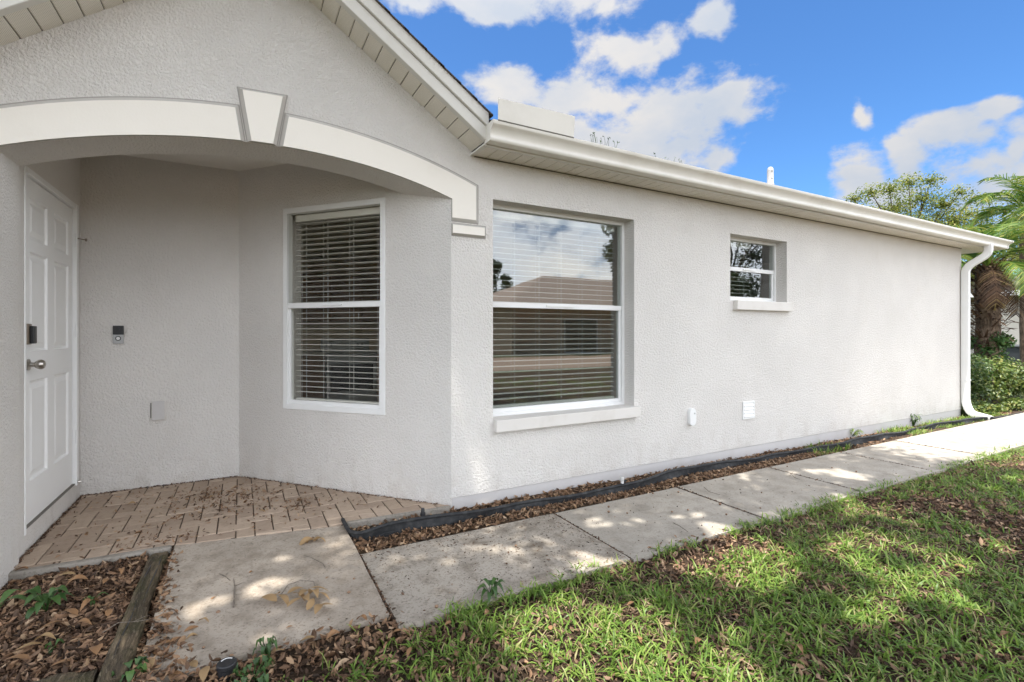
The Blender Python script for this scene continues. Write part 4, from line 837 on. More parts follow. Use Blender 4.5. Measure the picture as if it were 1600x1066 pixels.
# individual leaves
def leaf_proto(kind):
    n = 9; rows = []
    for i in range(n):
        t = i / (n - 1); w = (.5 * math.sin(math.pi * min(1, t ** .8)) ** .9 + .02) * (.42 if kind != 1 else .34); cz = (.10 if kind != 2 else .26) * math.sin(math.pi * t) - (.12 * t * t if kind == 1 else 0)
        rows += [(t - .5, -w, cz + .10 * w * 4 * (1.3 if kind == 2 else .5)), (t - .5, 0, cz), (t - .5, w, cz + .10 * w * 4 * (.8 if kind == 2 else .5))]
    m = M(); m.add(rows, [(i * 3 + j, i * 3 + j + 1, i * 3 + j + 4, i * 3 + j + 3) for i in range(n - 1) for j in range(2)]); return m.mesh('fallen_leaf', MAT['brown_leaf'], smooth=True)
protos = [leaf_proto(k) for k in range(3)]; protoT = []
for p in protos: q = p.copy(); q.materials[0] = MAT['dry_leaf']; protoT.append(q)
def put_leaf(x, y, z, L_, label, group, k=None, tan=False, rz=None):
    k = random.randrange(3) if k is None else k; o = link('fallen_leaf', (protoT if tan else protos)[k], None, (x, y, z), label, 'leaf', group); o.scale = (L_, L_, L_)
    o.rotation_euler = (random.uniform(-.25, .25), random.uniform(-.2, .2), random.uniform(0, 6.28) if rz is None else rz); return o
s, c = math.sin(YAW), math.cos(YAW)
def on_z(px, py, z=0):
    d = px_dir(px, py); t = (z - CH) / d.z; return d.x * t, d.y * t
for px, py, L_, tan in [(300, 985, .06, 0), (318, 975, .05, 1), (265, 965, .055, 0), (258, 1010, .07, 0), (275, 1003, .05, 0), (262, 985, .05, 0), (333, 938, .035, 0), (512, 905, .03, 0), (300, 1000, .045, 1), (452, 983, .028, 0), (392, 898, .03, 0)]:
    x, y = on_z(px, py, -.03); put_leaf(x, y, -.022, L_, 'dry brown leaf lying on the first slab of the concrete path', 'fallen leaves on the first path slab', tan=bool(tan))
for px, py, L_ in [(1105, 845, .06), (1055, 842, .05), (1415, 838, .07), (1495, 1025, .09), (1530, 1022, .08), (1570, 988, .07), (1410, 965, .05), (1000, 1000, .07), (985, 945, .08), (1150, 960, .06), (1500, 885, .06), (1420, 880, .05), (970, 1040, .07), (860, 985, .07), (1090, 1000, .09), (1250, 1010, .06), (1350, 900, .06), (620, 985, .06), (640, 1015, .07), (700, 975, .06), (760, 960, .05), (560, 1010, .06)]:
    x, y = on_z(px, py, -.04); put_leaf(x, y, float(lawn_z(np.array([x]), np.array([y]))[0]) + .026, L_ * random.uniform(.55, .85), 'dry reddish leaf resting on the lawn grass', 'fallen leaves on the lawn')
for px, py, L_ in [(430, 1025, .07), (480, 1005, .06), (520, 1000, .06), (230, 1050, .08), (245, 1028, .07), (300, 1045, .07), (320, 1060, .08), (410, 1040, .06), (275, 1060, .07), (565, 975, .06)]:
    x, y = on_z(px, py, -.045); put_leaf(x, y, -.03, L_, 'dry brown leaf at the near edge of the first slab', 'fallen leaves at the near slab edge', tan=random.random() < .3)
for px, py, L_ in [(105, 905, .07), (140, 955, .09), (110, 965, .08), (150, 1025, .1), (70, 1010, .08), (85, 985, .1), (35, 900, .07), (100, 1045, .08), (130, 985, .07), (170, 965, .06), (45, 1020, .08), (25, 1040, .09), (120, 918, .09), (190, 900, .06), (165, 915, .06)]:
    x, y = on_z(px, py, -.03); put_leaf(x, y, -.008, L_, 'curled brown leaf lying on the mulch bed', 'large leaves on the mulch bed', tan=random.random() < .35)
for px, py in [(206, 790), (230, 822), (366, 764), (410, 800), (330, 778)]:
    x, y = on_z(px, py, .0); put_leaf(x, y, .008, .05, 'dry tan leaf lying on the porch pavers', 'fallen leaves on the porch pavers', tan=True)
# dry sprig with tan leaves on the first slab, and the curled pair
x0, y0 = on_z(465, 945, -.03); o = thing('leaf_sprig', (x0, y0, -.03), 'broken twig with a bunch of dry tan leaves in the middle of the first slab', 'sprig')
P0 = [on_z(px, py, -.02) for px, py in [(437, 935), (450, 922), (470, 915), (490, 912), (495, 922)]]
m = M(); m.tube([(a, b, -.012 + .02 * math.sin(i)) for i, (a, b) in enumerate(P0)], [.0025, .0022, .002, .0018, .001], 6); link('twig', m.mesh('twig', MAT['twig'], smooth=True), o)
for px, py, L_, rz in [(420, 943, .085, 2.2), (443, 942, .09, -1.2), (432, 938, .07, -2), (468, 935, .085, -1.1), (460, 948, .06, .3), (480, 940, .08, -1.6), (490, 938, .08, -1.3), (500, 930, .08, -.2), (505, 938, .07, -.8), (497, 956, .07, -2.0), (507, 952, .065, -.4), (462, 925, .07, .4), (475, 932, .075, -2.2), (485, 948, .06, 1)]:
    x, y = on_z(px, py, -.02); q = link('leaf', protoT[random.randrange(3)], o, (x - x0, y - y0, .02 + random.uniform(0, .014))); q.scale = (L_ * 1.2,) * 3; q.rotation_euler = (random.uniform(-.6, .6), random.uniform(-.4, .4), rz)
x0, y0 = on_z(490, 852, -.03); o = thing('leaf_sprig', (x0, y0, -.03), 'pair of curled pale dead leaves near the far joint of the first slab', 'sprig')
for dx, dy, L_, rz in [(-.035, .012, .1, .25), (.03, -.012, .09, -.8), (-.01, .02, .075, .6)]:
    q = link('leaf', protoT[2], o, (dx, dy, .014)); q.scale = (L_,) * 3; q.rotation_euler = (random.uniform(-.5, .5), -.1, rz)
def twig(pts, rad, label, z=-.022, side=True):
    P = [on_z(px, py, z) for px, py in pts]; cx, cy = P[0]; o = thing('twig', (cx, cy, z), label, 'twig'); m = M(); n = len(P)
    m.tube([(a, b, z + .004 + (.004 if i % 2 else 0)) for i, (a, b) in enumerate(P)], [rad * (1 - .6 * i / n) for i in range(n)], 6)
    if side:
        a, b = P[n // 2]; m.tube([(a, b, z + .006), (a + .03, b + .018, z + .007), (a + .05, b + .02, z + .006)], [rad * .5, rad * .4, rad * .2], 5)
    link('stem', m.mesh('stem', MAT['twig'], smooth=True), o)
twig([(365, 950), (366, 932), (367, 918), (365, 907)], .0035, 'pale upright twig lying across the middle of the first slab')
twig([(337, 892), (350, 878), (358, 868), (360, 858)], .002, 'thin curved twig near the timber end of the first slab')
twig([(342, 898), (352, 903), (360, 909)], .003, 'short dark stick touching the pale twig on the slab', side=False)
twig([(470, 868), (485, 873), (505, 882), (508, 890)], .0018, 'thin bent twig below the curled pale leaves', side=False)
twig([(160, 990), (185, 976), (210, 973), (232, 971)], .002, 'pale thin stick lying across the mossy timber', .012)
twig([(1100, 762), (1108, 770), (1125, 774)], .0025, 'small forked twig on the third path slab')
twig([(1052, 818), (1062, 824), (1075, 832)], .0025, 'short dark twig on the second path slab', side=False)
twig([(1235, 740), (1242, 748), (1250, 750)], .0025, 'forked twig on the fourth path slab beside the lawn')
# round seed balls on the path
m = M(); m.lathe([(.002, -.006), (.0055, -.004), (.0075, 0), (.0055, .004), (.002, .006)], (0, 0, 0), 8); acorn = m.mesh('acorn', MAT['litter_dark'], smooth=True)
for px, py in [(341, 957), (553, 905), (545, 926), (682, 948), (1000, 747), (951, 792), (951, 800), (806, 853), (1060, 769), (1075, 797), (1135, 804), (1212, 733), (1230, 729), (1338, 737), (1300, 731), (1100, 835), (1103, 842), (1188, 794), (1190, 770), (980, 802), (1020, 771), (513, 882), (540, 867), (420, 957), (318, 1012), (1125, 788), (1050, 800)]:
    x, y = on_z(px, py, -.024); o = link('acorn', acorn, None, (x, y, -.0225), 'small dark round acorn lying on the concrete path', 'acorn', 'acorns dropped on the path'); k = random.uniform(.8, 1.35); o.scale = (k, k, k)

# ------------------------------------------------------------------ grass and weeds
def lawn_dens(x, y):
    d = .25 + 1.15 * vnoise(x, y, 1.9, 41) * (.5 + vnoise(x, y, 5.5, 42)); bare = vnoise(x, y, 1.3, 12) + .35 * vnoise(x, y, 4, 13); d *= np.clip((.92 - bare) / .22, .1, 1)
    d *= np.where((x < .75), np.clip((x - .02 + (2.2 - y) * .75) / .4, 0, 1), 1); d += .6 * np.exp(-((x - .85) / .5) ** 2 - ((y - 1.85) / .35) ** 2) * (vnoise(x, y, 4, 47) > .35); return d
def tufts(n, x0, x1, y0, y1, per, Lr, Wr):
    x, y = scatter(n, x0, x1, y0, y1, lambda x, y: (rng.random(len(x)) < lawn_dens(x, y)) & lawn_keep(x, y)); nt = len(x)
    bx = np.repeat(x, per) + rng.normal(0, .014, nt * per); by = np.repeat(y, per) + rng.normal(0, .014, nt * per); sc1 = np.repeat(rng.uniform(.65, 1.25, nt), per)
    return bx, by, rng.uniform(*Lr, nt * per) * sc1, rng.uniform(*Wr, nt * per)
A = [tufts(5000, -.3, 4.2, .4, 2.2, 9, (.03, .088), (.0045, .0085)), tufts(4000, 4.2, 8.5, .9, 2.2, 8, (.03, .085), (.005, .01)), tufts(5000, -3, 14, -5, .4, 5, (.04, .09), (.007, .012)), tufts(2200, 8.5, 14, .4, 2.2, 6, (.04, .09), (.007, .012))]
bx, by, bl, bw = [np.concatenate(q) for q in zip(*A)]
link('lawn_grass', blades('lawn_grass', bx, by, lawn_z(bx, by) - .004, bl, bw, MAT['grass'], .8), kind='stuff', label='sparse coarse green lawn grass with brown gaps along the path')
# dead runners and thatch lying flat under the green blades
x, y = scatter(26000, -.4, 8.3, .3, 2.16, lambda x, y: lawn_keep(x, y) & (rng.random(len(x)) < .12 + .6 * (vnoise(x, y, 2.1, 91) > .62)))
link('lawn_thatch', blades('lawn_thatch', x, y, lawn_z(x, y) + rng.uniform(.0, .014, len(x)), rng.uniform(.03, .1, len(x)), rng.uniform(.0022, .005, len(x)), MAT['thatch'], 1.3), kind='stuff', label='straw coloured thatch lying flat between the grass blades')
# fringe leaning over the path edge
n = 420; fx = rng.uniform(.75, 8.5, n); fx = fx[vnoise(fx, fx * 0, 3, 77) > .4]; n = len(fx); fx = np.repeat(fx, 6) + rng.normal(0, .02, n * 6)
fy = 2.06 + rng.normal(0, .018, n * 6)
link('lawn_fringe', blades('lawn_fringe', fx, fy, np.full(n * 6, -.05), rng.uniform(.03, .085, n * 6), rng.uniform(.004, .008, n * 6), MAT['grass'], .9, rng.normal(1.57, 1.3, n * 6)), kind='stuff', label='grass blades leaning over the near edge of the path')
# weeds in the wall bed
x, y = scatter(1500, 5.2, 10.6, 2.92, 3.24, lambda x, y: rng.random(len(x)) < np.clip((vnoise(x, y, 2.2, 55) - .38) * 3, 0, 1)); x = np.repeat(x, 5) + rng.normal(0, .015, len(x) * 5); y = np.repeat(y, 5) + rng.normal(0, .015, len(y) * 5)
link('bed_weeds', blades('bed_weeds', x, y, bed_z(x, y), rng.uniform(.03, .1, len(x)), rng.uniform(.004, .009, len(x)), MAT['grass'], .6), kind='stuff', label='short weeds and grass in the far part of the wall bed')
def leafy_plant(name, loc, label, nl, L_, W_, h, mat, spread=1.0, cat='plant'):
    o = thing(name, loc, label, cat); r = random.Random(int(abs(loc[0]) * 1000)); st = M(); lf = M()
    for i in range(nl):
        a = i * 2.4 + r.uniform(-.3, .3); rad = spread * r.uniform(.25, 1) ; zz = h * r.uniform(.35, 1); bp = Vector((rad * math.cos(a) * .35, rad * math.sin(a) * .35, zz)); ep = bp + Vector((math.cos(a), math.sin(a), r.uniform(.0, .5))) * L_ * r.uniform(.7, 1.1)
        st.tube([(0, 0, -.01), bp * .6 + Vector((0, 0, zz * .1)), bp], [.0025, .002, .0015], 5)
        d = (ep - bp); sd = Vector((-math.sin(a), math.cos(a), 0)) * W_ * r.uniform(.8, 1.1); vs = []
        for k in range(6):
            t = k / 5; w = math.sin(math.pi * min(1, (t * .93 + .06))) ** .8 * .5; q = bp + d * t + Vector((0, 0, .02 * math.sin(t * 3) - .03 * t * t)); vs += [q - sd * w + Vector((0, 0, .006 * w)), q, q + sd * w + Vector((0, 0, .006 * w))]
        lf.add(vs, [(k * 3 + j, k * 3 + j + 1, k * 3 + j + 4, k * 3 + j + 3) for k in range(5) for j in range(2)])
    link('stem', st.mesh('stem', MAT['weed']), o, (0, 0, 0)); link('leaves', lf.mesh('leaves', mat, smooth=True), o, (0, 0, 0)); return o
x, y = on_z(72, 955, -.04); leafy_plant('weed', (x, y, -.04), 'leafy green weed growing in the mulch bed before the porch', 13, .075, .038, .085, MAT['weed'], .12)
x, y = on_z(8, 950, -.02); leafy_plant('weed', (x - .03, y, -.04), 'broad leaved green weed cut by the left photo edge', 5, .13, .04, .06, MAT['weed'], .08)
x, y = on_z(147, 948, -.04); leafy_plant('weed', (x, y, -.04), 'single bladed seedling close to the mossy timber', 3, .055, .014, .04, MAT['weed'], .03)
x, y = on_z(84, 1020, -.04); leafy_plant('weed', (x, y, -.04), 'tiny pale seedling nearest the crossing timber', 4, .03, .018, .03, MAT['weed'], .03)
x, y = on_z(205, 1058, -.04); leafy_plant('weed', (x, y, -.045), 'clump of small pale green leaves where the two timbers meet', 16, .035, .028, .04, MAT['weed'], .12)
x, y = on_z(417, 1020, -.04); leafy_plant('weed', (x, y, -.04), 'little green weed at the near edge of the first slab', 12, .025, .018, .035, MAT['weed'], .1)
x, y = on_z(395, 1058, -.04); leafy_plant('weed', (x, y, -.05), 'patch of clover leaves beside the black sprinkler head', 26, .025, .022, .03, MAT['weed'], .24)
x, y = on_z(765, 930, -.04); leafy_plant('weed', (x, y - .02, -.045), 'broad leaved weed leaning on the second slab edge', 12, .06, .026, .06, MAT['weed'], .08)
x, y = on_z(1433, 668, -.08); leafy_plant('weed', (x, y + .05, -.08), 'small bushy grey green plant against the foundation strip', 46, .05, .02, .17, MAT['hedge'], .2)
x, y = on_z(1330, 682, -.06); leafy_plant('weed', (x, y, -.07), 'yellowish low weed beside the edging in the wall bed', 40, .07, .02, .1, MAT['shrub'], .28)
o = thing('gutter_weed', (2.33, 2.96, 2.62), 'dry seedlings sprouting from the gutter past the splash guard', 'weed'); m = M(); r_ = random.Random(8)
for i in range(20):
    x = (2.3 + r_.random() * .28) if i < 13 else (2.95 + r_.random() * .35); h = r_.uniform(.05, .1) if i < 13 else r_.uniform(.03, .055); dx, dy = r_.uniform(-.03, .03), r_.uniform(-.02, .02)
    m.tube([(x, 2.95, 2.62), (x + dx * .4, 2.95 + dy, 2.64 + h * .6), (x + dx, 2.95 + dy, 2.645 + h)], [.0016, .0013, .0007], 4); q = Vector((x + dx, 2.95 + dy, 2.645 + h))
    for t in range(2): m.add([q, q + Vector((r_.uniform(-.02, .02), 0, r_.uniform(-.006, .016))), q + Vector((r_.uniform(-.015, .015), .004, r_.uniform(-.015, .01)))], [(0, 1, 2)])
link('stems', m.mesh('stems', MAT['weed']), o)

# ------------------------------------------------------------------ trees and shrubs
def crown(name, clumps, n, size, asp, mat, parent, keep=None, bias=.55):
    cl = np.array([c_[:3] for c_ in clumps]); rd = np.array([c_[3] for c_ in clumps]); w = rd ** 2; pick = rng.choice(len(cl), n, p=w / w.sum()); d = unit(rng.normal(size=(n, 3))); rr = rng.random(n) ** bias
    p = cl[pick] + d * (rd[pick] * rr)[:, None] * np.array([1, 1, .72]); nr = d * .5 + rng.normal(0, .6, (n, 3)) + np.array([0, 0, .6])
    if keep is not None: k = keep(p); p, nr = p[k], nr[k]
    return link(name, leaf_mesh(name, p, nr, rng.uniform(size * .65, size * 1.25, len(p)), asp, mat, .15), parent)
def limbs(base, tips, r0, parent, mat, name='trunk', fork=.45):
    m = M(); b = Vector(base); top = b + Vector((sum(t[0] for t in tips) / len(tips) - b.x, sum(t[1] for t in tips) / len(tips) - b.y, 0)) * .15; top.z = b.z + (max(t[2] for t in tips) - b.z) * fork
    m.tube([b - Vector((0, 0, .2)), b + Vector((.02, 0, .15)), b.lerp(top, .5) + Vector((.05, .03, 0)), top], [r0 * 1.4, r0 * 1.05, r0 * .85, r0 * .7], 10)
    for t in tips:
        t = Vector(t); mid = top.lerp(t, .5) + Vector((random.uniform(-.2, .2), random.uniform(-.2, .2), .25)); m.tube([top - Vector((0, 0, .15)), mid, t], [r0 * .5, r0 * .28, r0 * .08], 7)
    return link(name, m.mesh(name, mat, smooth=True), parent)
# big oak behind the camera whose canopy shades the path
def in_frame(p):
    dep = p[:, 0] * s + p[:, 1] * c; lat = p[:, 0] * c - p[:, 1] * s; dep2 = np.maximum(dep, .05); u = lat / dep2 * FPX; v = (p[:, 2] - CH) / dep2 * FPX
    return (dep > .05) & (np.abs(u) < 900) & (v < 600) & (v > -700)
sx, sy = SUNV.x / SUNV.z, SUNV.y / SUNV.z
SPOTS = [(430, 880, .035), (405, 888, .03), (310, 958, .05), (345, 942, .05), (400, 925, .06), (425, 915, .04), (300, 838, .06), (375, 822, .06), (345, 829, .05), (410, 816, .04), (270, 843, .05), (410, 1000, .03), (565, 930, .045), (700, 880, .03), (690, 905, .02), (760, 828, .03), (780, 824, .03), (930, 812, .085), (985, 815, .075), (960, 800, .06), (920, 878, .1), (955, 884, .09), (1125, 828, .13), (1090, 806, .05),
         (1160, 745, .06), (1300, 740, .16), (1240, 742, .1), (1060, 806, .04), (1000, 950, .07), (1000, 985, .06), (1190, 850, .08), (1240, 870, .06), (1100, 1000, .04), (1320, 780, .1), (1370, 850, .08), (1500, 930, .08), (1350, 960, .05), (870, 1020, .05), (700, 1045, .04), (1000, 1050, .05), (735, 700, .06), (722, 640, .05), (752, 735, .035), (728, 668, .03), (745, 712, .03), (1400, 790, .1), (1200, 930, .05), (640, 800, .0)]
def wall_spot(px, py):
    d = px_dir(px, py); t = Y0 / d.y; z = CH + d.z * t; return d.x * t - SUNV.x / SUNV.z * z, Y0 - SUNV.y / SUNV.z * z
spots = np.array([(*(wall_spot(a, b) if b < 745 and a < 780 else on_z(a, b, -.03)), r) for a, b, r in SPOTS if r])
def oak_keep(p):
    gx = p[:, 0] - sx * p[:, 2]; gy = p[:, 1] - sy * p[:, 2]; k = ~in_frame(p); d = np.min(np.hypot(gx[:, None] - spots[None, :, 0], gy[:, None] - spots[None, :, 1]) - spots[None, :, 2] * (.25 + 1.9 * vnoise(gx, gy, 7, 81))[:, None], axis=1)
    gap = (gx > .9) & (gy < 1.98) & (vnoise(gx, gy, 1.5, 71) + .45 * vnoise(gx, gy, 4.2, 72) > .8); k &= ~gap      # open spots in the leaves over the lawn
    edge = gx + .35 * np.sin(gy * 3); k &= ((d > 0) | (vnoise(gx, gy, 17, 83) > .8)) & ((edge < 5.3) | ((rng.random(len(p)) < np.clip(1 - (edge - 5.3) / 1.6, 0, 1)))); return k
oak = thing('oak_tree', (-3.2, -5.0, -.1), 'spreading oak behind the viewer whose canopy dapples the path', 'tree'); r_ = random.Random(12); cl = []
for i in range(17 * 13):
    z = r_.uniform(6.0, 8.4); gx, gy = -2.6 + (i % 17 + r_.uniform(.1, .9)) * .51, -2.5 + (i // 17 + r_.uniform(.1, .9)) * .48; cl.append((gx + sx * z, gy + sy * z, z, r_.uniform(.44, .7)))
for i in range(26): cl.append((r_.uniform(-7.0, -.5), r_.uniform(-9, -3), r_.uniform(5.5, 9), r_.uniform(.6, 1.0)))
crown('crown', cl, 210000, .095, .5, MAT['oak'], oak, oak_keep, .6)
limbs((-3.2, -5.0, -.1), [(3.5, -2.5, 6.6), (0, -2, 7), (6.5, -1.5, 7.2), (-4.5, -6.5, 7.5), (-2, -8, 7), (2, -5, 7.6)], .32, oak, MAT['bark'], fork=.4)
def simple_tree(name, base, h, rad, n, size, mat, label, seed, cat='tree', asp=.5, nclump=22, trunk_r=.16):
    o = thing(name, base, label, cat); r = random.Random(seed); cl = []
    for i in range(nclump):
        a = r.uniform(0, 6.28); q = r.random() ** .5 * rad; z = h * r.uniform(.42, .98); f = math.sqrt(max(.15, 1 - ((z / h - .66) / .4) ** 2)); cl.append((base[0] + q * f * math.cos(a), base[1] + q * f * math.sin(a), base[2] + z, rad * r.uniform(.2, .42)))
    crown('crown', cl, n, size, asp, mat, o); limbs(base, [c_[:3] for c_ in cl[:9]], trunk_r, o, MAT['bark']); return o
simple_tree('garden_tree', (11.9, -5.6, -.15), 5.6, 1.5, 9000, .13, MAT['oak'], 'dark leafy tree reflected at the right edge of the large window', 21)
simple_tree('garden_tree', (18.5, -7.5, -.15), 6.6, 2.6, 14000, .12, MAT['oak'], 'olive green tree mirrored in the small high window', 26)
simple_tree('garden_tree', (19.5, -33, -.15), 7.8, 2.0, 5000, .28, MAT['oak'], 'taller tree behind the left end of the mirrored tan roof', 22)
simple_tree('garden_tree', (23.5, -36, -.15), 6.4, 2.2, 5000, .28, MAT['oak'], 'lower round tree behind the mirrored tan roof', 23)
simple_tree('garden_tree', (28, -38, -.15), 5.9, 2.0, 4000, .28, MAT['oak'], 'lowest tree behind the middle of the mirrored tan roof', 24)
# airy tree beyond the roof
bx_, by_ = 20 * (s + .80 * c), 20 * (c - .80 * s); o = thing('slender_tree', (bx_, by_, -.16), 'airy yellow green tree rising beyond the far end of the roof', 'tree'); r_ = random.Random(31); cl = []
for px, py, q in [(1335, 312, .45), (1360, 300, .5), (1390, 296, .6), (1420, 285, .6), (1440, 310, .8), (1455, 282, .5), (1475, 320, .8), (1400, 325, .8), (1500, 300, .45), (1515, 335, .6), (1350, 330, .6), (1490, 345, .8), (1430, 345, .9), (1525, 310, .4), (1380, 335, .7), (1460, 350, .9), (1520, 360, .8), (1410, 360, 1), (1550, 330, .6), (1580, 350, .8), (1540, 380, 1), (1590, 400, 1), (1500, 385, 1), (1360, 345, .7), (1560, 420, 1), (1530, 440, 1)]:
    d = px_dir(px, py); t = 20 + r_.uniform(-1.2, 1.2); cl.append((d.x * t, d.y * t, CH + d.z * t, q))
for i in range(22): cl.append((bx_ + r_.uniform(-2.2, 2.2), by_ + r_.uniform(-2, 2), r_.uniform(2.6, 5.2), r_.uniform(.6, 1.0)))
crown('crown', cl, 52000, .085, .5, MAT['airy'], o, None, .9); limbs((bx_, by_, -.16), [q[:3] for q in cl[:18]], .14, o, MAT['bark'])
# palms
def palm(name, base, h, tr, nf, FL, label, boots, seed, droop=1.0, gap=.45):
    o = thing(name, base, label, 'palm tree'); r = random.Random(seed); B = Vector(base); m = M(); N_ = 14
    m.tube([B + Vector((.03 * math.sin(i), 0, h * i / N_)) for i in range(N_ + 1)], [tr * (1.15 if i < 2 else 1 + .06 * (i % 2)) for i in range(N_ + 1)], 12); link('trunk', m.mesh('trunk', MAT['palmbark'], smooth=True), o)
    top = B + Vector((0, 0, h))
    if boots:
        q = M()
        for i in range(520):
            z = h * (.36 + .68 * r.random() ** .7); a = r.uniform(0, 6.28); rr = tr * r.uniform(.9, 1.0 + .55 * z / h); p = B + Vector((rr * math.cos(a), rr * math.sin(a), z)); out = Vector((math.cos(a + r.uniform(-.5, .5)), math.sin(a + r.uniform(-.5, .5)), r.uniform(-.9, 1.2))) * r.uniform(.08, .3); sd = Vector((-math.sin(a), math.cos(a), 0)) * r.uniform(.008, .035)
            q.add([p - sd, p + sd, p + out * .6 + sd * .6 + Vector((0, 0, .02)), p + out, p + out * .6 - sd * .6], [(0, 1, 2, 3, 4)])
        link('frond_boots', q.mesh('frond_boots', MAT['deadfrond']), o)
        cl = [(B.x + tr * 1.1 * math.cos(a), B.y + tr * 1.1 * math.sin(a), B.z + z, .22) for a, z in [(r.uniform(0, 6.28), h * r.uniform(.2, .48)) for _ in range(14)]]
        crown('fern', cl, 1500, .12, .3, MAT['weed'], o)
    for i in range(nf):
        a = i * 2.399 + r.uniform(-.2, .2); el = R(88 - 100 * (i / nf) ** 1.2) + r.uniform(-.1, .1); L_ = FL * r.uniform(.85, 1.1); P = []; p = top.copy(); e = el
        for k in range(17):
            P.append(p.copy()); p = p + Vector((math.cos(a) * math.cos(e), math.sin(a) * math.cos(e), math.sin(e))) * (L_ / 16); e -= droop * .13 * (.5 + k / 12)
        f = M(); f.tube(P, [.016 * (1 - .85 * k / 16) for k in range(17)], 5); sd = Vector((-math.sin(a), math.cos(a), 0)); dead = i > nf - 4 and boots
        for k in range(3, 17):
            for hh in (0, .34, .67):
                if k == 16 and hh: continue
                b = P[k].lerp(P[min(k + 1, 16)], hh); t = (P[k] - P[k - 1]).normalized(); up = sd.cross(t); ll = FL * .27 * math.sin(math.pi * (.12 + .84 * (k - 3 + hh) / 14)) ** .7
                for sg in (-1, 1):
                    d = (t * .75 + sd * sg * .8 + up * r.uniform(-.1, .35)).normalized(); w = t * .0115 * (FL / 1.5); e1 = b + d * ll * .6 + Vector((0, 0, -.03 * ll)); e2 = b + d * ll + Vector((0, 0, -.22 * ll * droop)); f.add([b - w, b + w, e1 + w * .9, e2, e1 - w * .9], [(0, 1, 2, 3, 4)])
        link('frond', f.mesh('frond', MAT['deadfrond'] if dead else MAT['palm']), o)
    return o
px_, d_ = 1543, 10.2; q = px_dir(px_, CY); palm('palm_tree', (q.x * d_, q.y * d_, -.12), 2.7, .19, 27, 1.5, 'stout palm with shaggy trunk standing beyond the downspout', True, 5, .85)
px_, d_ = 1603, 12.5; q = px_dir(px_, CY); palm('palm_tree', (q.x * d_, q.y * d_, -.12), 4.35, .11, 20, 1.6, 'taller palm with smooth trunk at the right photo edge', False, 6, .9)
# hedge and shrubs past the corner
def bush(name, base, boxes, n, size, mat, label, stems=True, cat='hedge'):
    o = thing(name, base, label, cat); crown('foliage', boxes, n, size, .55, mat, o, lambda p: p[:, 2] > -.09, .5)
    if stems:
        m = M(); r = random.Random(2)
        for i in range(9): x = base[0] + r.uniform(-.7, .7); y = base[1] + r.uniform(-.15, .2); m.tube([(x, y, -.2), (x + r.uniform(-.1, .1), y, .3), (x + r.uniform(-.2, .2), y, .7)], [.02, .015, .006], 6)
        link('stem', m.mesh('stem', MAT['bark']), o)
    return o
r_ = random.Random(3); hb = [(10.75 + r_.uniform(-.6, 1.0), 3.75 + r_.uniform(-.22, .3), r_.uniform(.2, .78), r_.uniform(.2, .3)) for i in range(34)]
bush('hedge', (10.9, 3.75, -.12), hb, 9000, .05, MAT['hedge'], 'dense dark green hedge just past the house corner')
sb = [(12.1 + r_.uniform(-.7, 1.1), 3.62 + r_.uniform(-.3, .35), r_.uniform(.1, .62), r_.uniform(.2, .32)) for i in range(30)]
bush('shrub', (12.2, 3.6, -.12), sb, 6500, .06, MAT['shrub'], 'sunlit yellow green shrub right of the dark hedge', cat='shrub')
gb = [(10.5 + r_.uniform(-.9, 1.6), 3.22 + r_.uniform(-.12, .14), r_.uniform(-.08, .06), r_.uniform(.08, .13)) for i in range(30)]
bush('ground_cover', (10.5, 3.2, -.1), gb, 2600, .05, MAT['shrub'], 'low yellow green ground cover at the foot of the hedge', False, 'plant')

# ------------------------------------------------------------------ neighbours
nb = thing('neighbor_house', (28, 11.5, -.16), 'pale neighbouring house with a grey roof beyond the palms', 'house')
m = M(); m.box(24, 42, 7.0, 20, -.2, 2.62); link('wall', m.mesh('wall', MAT['beige_wall']), nb)
m = M(); m.prism([(6.4, 2.62), (20.6, 2.62), (13.5, 5.6)], lambda u, v, w: (23.4 + w, u, v), 0, 19); link('roof', m.mesh('roof', MAT['shingle']), nb)
m = M(); m.box(23.38, 23.42, 6.4, 20.6, 2.5, 2.68); m.box(23.42, 42.4, 6.36, 6.42, 2.5, 2.68); link('fascia', m.mesh('fascia', MAT['white']), nb)
m = M(); m.box(23.97, 24.01, 8.2, 9.6, .9, 2.1); f = link('window', m.mesh('window', MAT['white']), nb); m = M(); m.box(23.955, 23.968, 8.27, 9.53, .97, 2.03); link('pane', m.mesh('pane', MAT['glass']), f)
m = M(); m.box(23.95, 24.01, 10.6, 10.75, -.1, 2.5); link('corner_trim', m.mesh('corner_trim', MAT['white']), nb)
for k, (px, dd, lab) in enumerate([(1586, 15.2, 'dark grey wheeled bin beyond the hedge'), (1600, 15.8, 'second wheeled bin behind the first, cut by the photo edge')]):
    q = px_dir(px, CY); x, y = q.x * dd, q.y * dd; o = thing('wheeled_bin', (x, y, -.16), lab, 'bin', 'bins by the neighbouring house'); m = M()
    for i, (hw, z) in enumerate(((.2, .0), (.27, .85))): m.v += [(x - hw, y - hw, z - .1), (x + hw, y - hw, z - .1), (x + hw, y + hw, z - .1), (x - hw, y + hw, z - .1)]
    m.f += [(0, 1, 2, 3), (4, 5, 6, 7)] + [(a, (a + 1) % 4, 4 + (a + 1) % 4, 4 + a) for a in range(4)]; m.mi += [0] * 6; link('body', m.mesh('body', MAT['bin'], .02), o)
    m = M(); m.box(x - .3, x + .3, y - .3, y + .3, .755, .82); link('lid', m.mesh('lid', MAT['bin'], .02), o)
    m = M(); m.lathe([(.1, -.24), (.1, -.2), (.1, .2), (.1, .24)], (x + .2, y, -.06), 12, axis='y'); link('wheel', m.mesh('wheel', MAT['black']), o)
nb = thing('neighbor_house', (23, -22, -.16), 'tan house with a hipped tan roof mirrored in the large window', 'house')
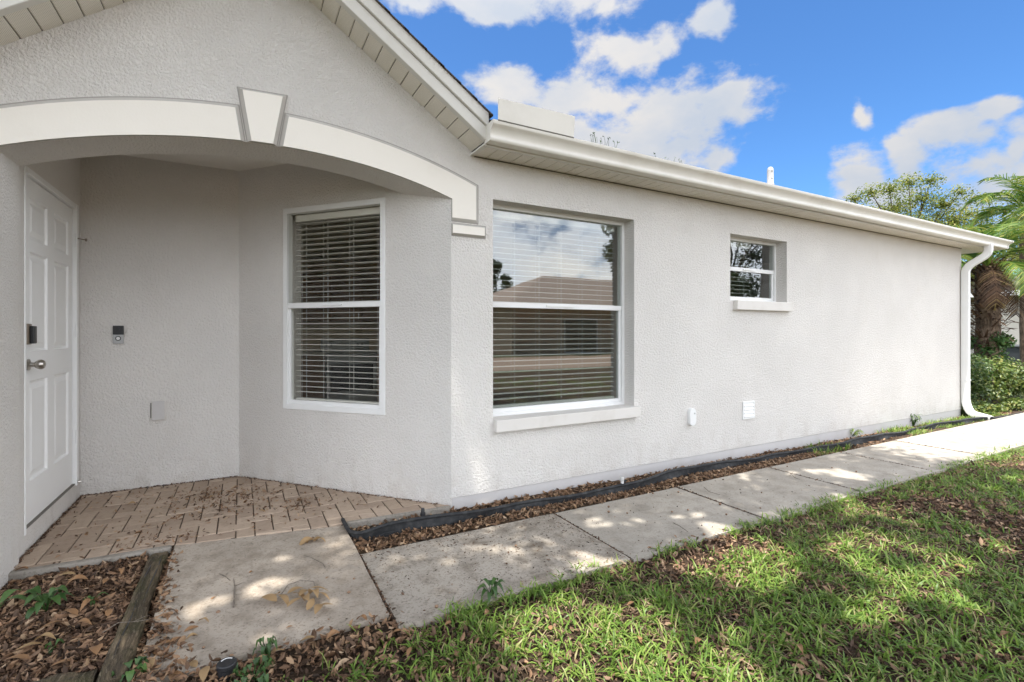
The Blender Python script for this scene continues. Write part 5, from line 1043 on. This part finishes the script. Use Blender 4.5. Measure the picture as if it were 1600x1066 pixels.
m = M(); m.box(14, 33, -28, -18.6, -.2, 2.8); link('wall', m.mesh('wall', MAT['tan_wall']), nb)
m = M(); m.add([(13.2, -17.8, 2.8), (33.8, -17.8, 2.8), (33.8, -28.8, 2.8), (13.2, -28.8, 2.8), (19.2, -23.3, 5.3), (28.5, -23.3, 5.3)], [(0, 1, 5, 4), (1, 2, 5), (2, 3, 4, 5), (3, 0, 4), (3, 2, 1, 0)]); link('roof', m.mesh('roof', MAT['tan_roof']), nb)
m = M(); m.box(13.2, 33.8, -17.8, -17.76, 2.66, 2.84); link('fascia', m.mesh('fascia', MAT['white']), nb)
for x, w in ((17.8, 2.6),):
    m = M(); m.box(x, x + w, -18.6, -18.55, .5 if w < 2 else -.1, 2.1); f = link('window', m.mesh('window', MAT['white']), nb); m = M(); m.box(x + .08, x + w - .08, -18.549, -18.54, (.5 if w < 2 else -.1) + .08, 2.02); link('pane', m.mesh('pane', MAT['black']), f)

m = M(); m.quad((-30, -16.5, -.15), (60, -16.5, -.15), (60, -8.5, -.15), (-30, -8.5, -.15)); link('driveway', m.mesh('driveway', MAT['drive']), kind='structure')

# ------------------------------------------------------------------ tell the small look-alikes apart by where they lie
ORD = ['leftmost', 'second from the left', 'third from the left', 'fourth from the left', 'fifth from the left', 'sixth from the left', 'seventh from the left', 'eighth from the left', 'ninth from the left', 'tenth from the left', 'eleventh from the left', 'twelfth from the left', 'thirteenth from the left', 'fourteenth from the left', 'fifteenth from the left', 'sixteenth from the left']
def screen_x(o):
    p = o.location; d = p.x * math.sin(YAW) + p.y * math.cos(YAW); return (p.x * math.cos(YAW) - p.y * math.sin(YAW)) / d
def order(objs, fmt):
    objs = sorted(objs, key=screen_x); h = len(objs)
    for i, o in enumerate(objs):
        w = ORD[i] if i < (h + 1) // 2 else ORD[h - 1 - i].replace('left', 'right')
        o['label'] = fmt % w
G = lambda g: [o for o in C.objects if o.get('group') == g]
order(G('fallen leaves on the first path slab'), 'dry brown leaf on the first path slab, %s of those lying there')
order(G('fallen leaves on the lawn'), 'dry reddish leaf resting on the lawn grass, %s')
order(G('fallen leaves at the near slab edge'), 'dry leaf along the near edge of the first slab, %s')
order(G('large leaves on the mulch bed'), 'large curled leaf on the mulch bed, %s there')
order(G('fallen leaves on the porch pavers'), 'dry tan leaf on the porch pavers, %s')
ac = G('acorns dropped on the path')
for nm, a, b in (('first', -9, .59), ('second', .59, 1.915), ('third', 1.915, 3.12), ('fourth', 3.12, 4.32), ('farther', 4.32, 99)):
    order([o for o in ac if a <= o.location.x < b], 'small dark acorn on the ' + nm + ' path slab, %s')
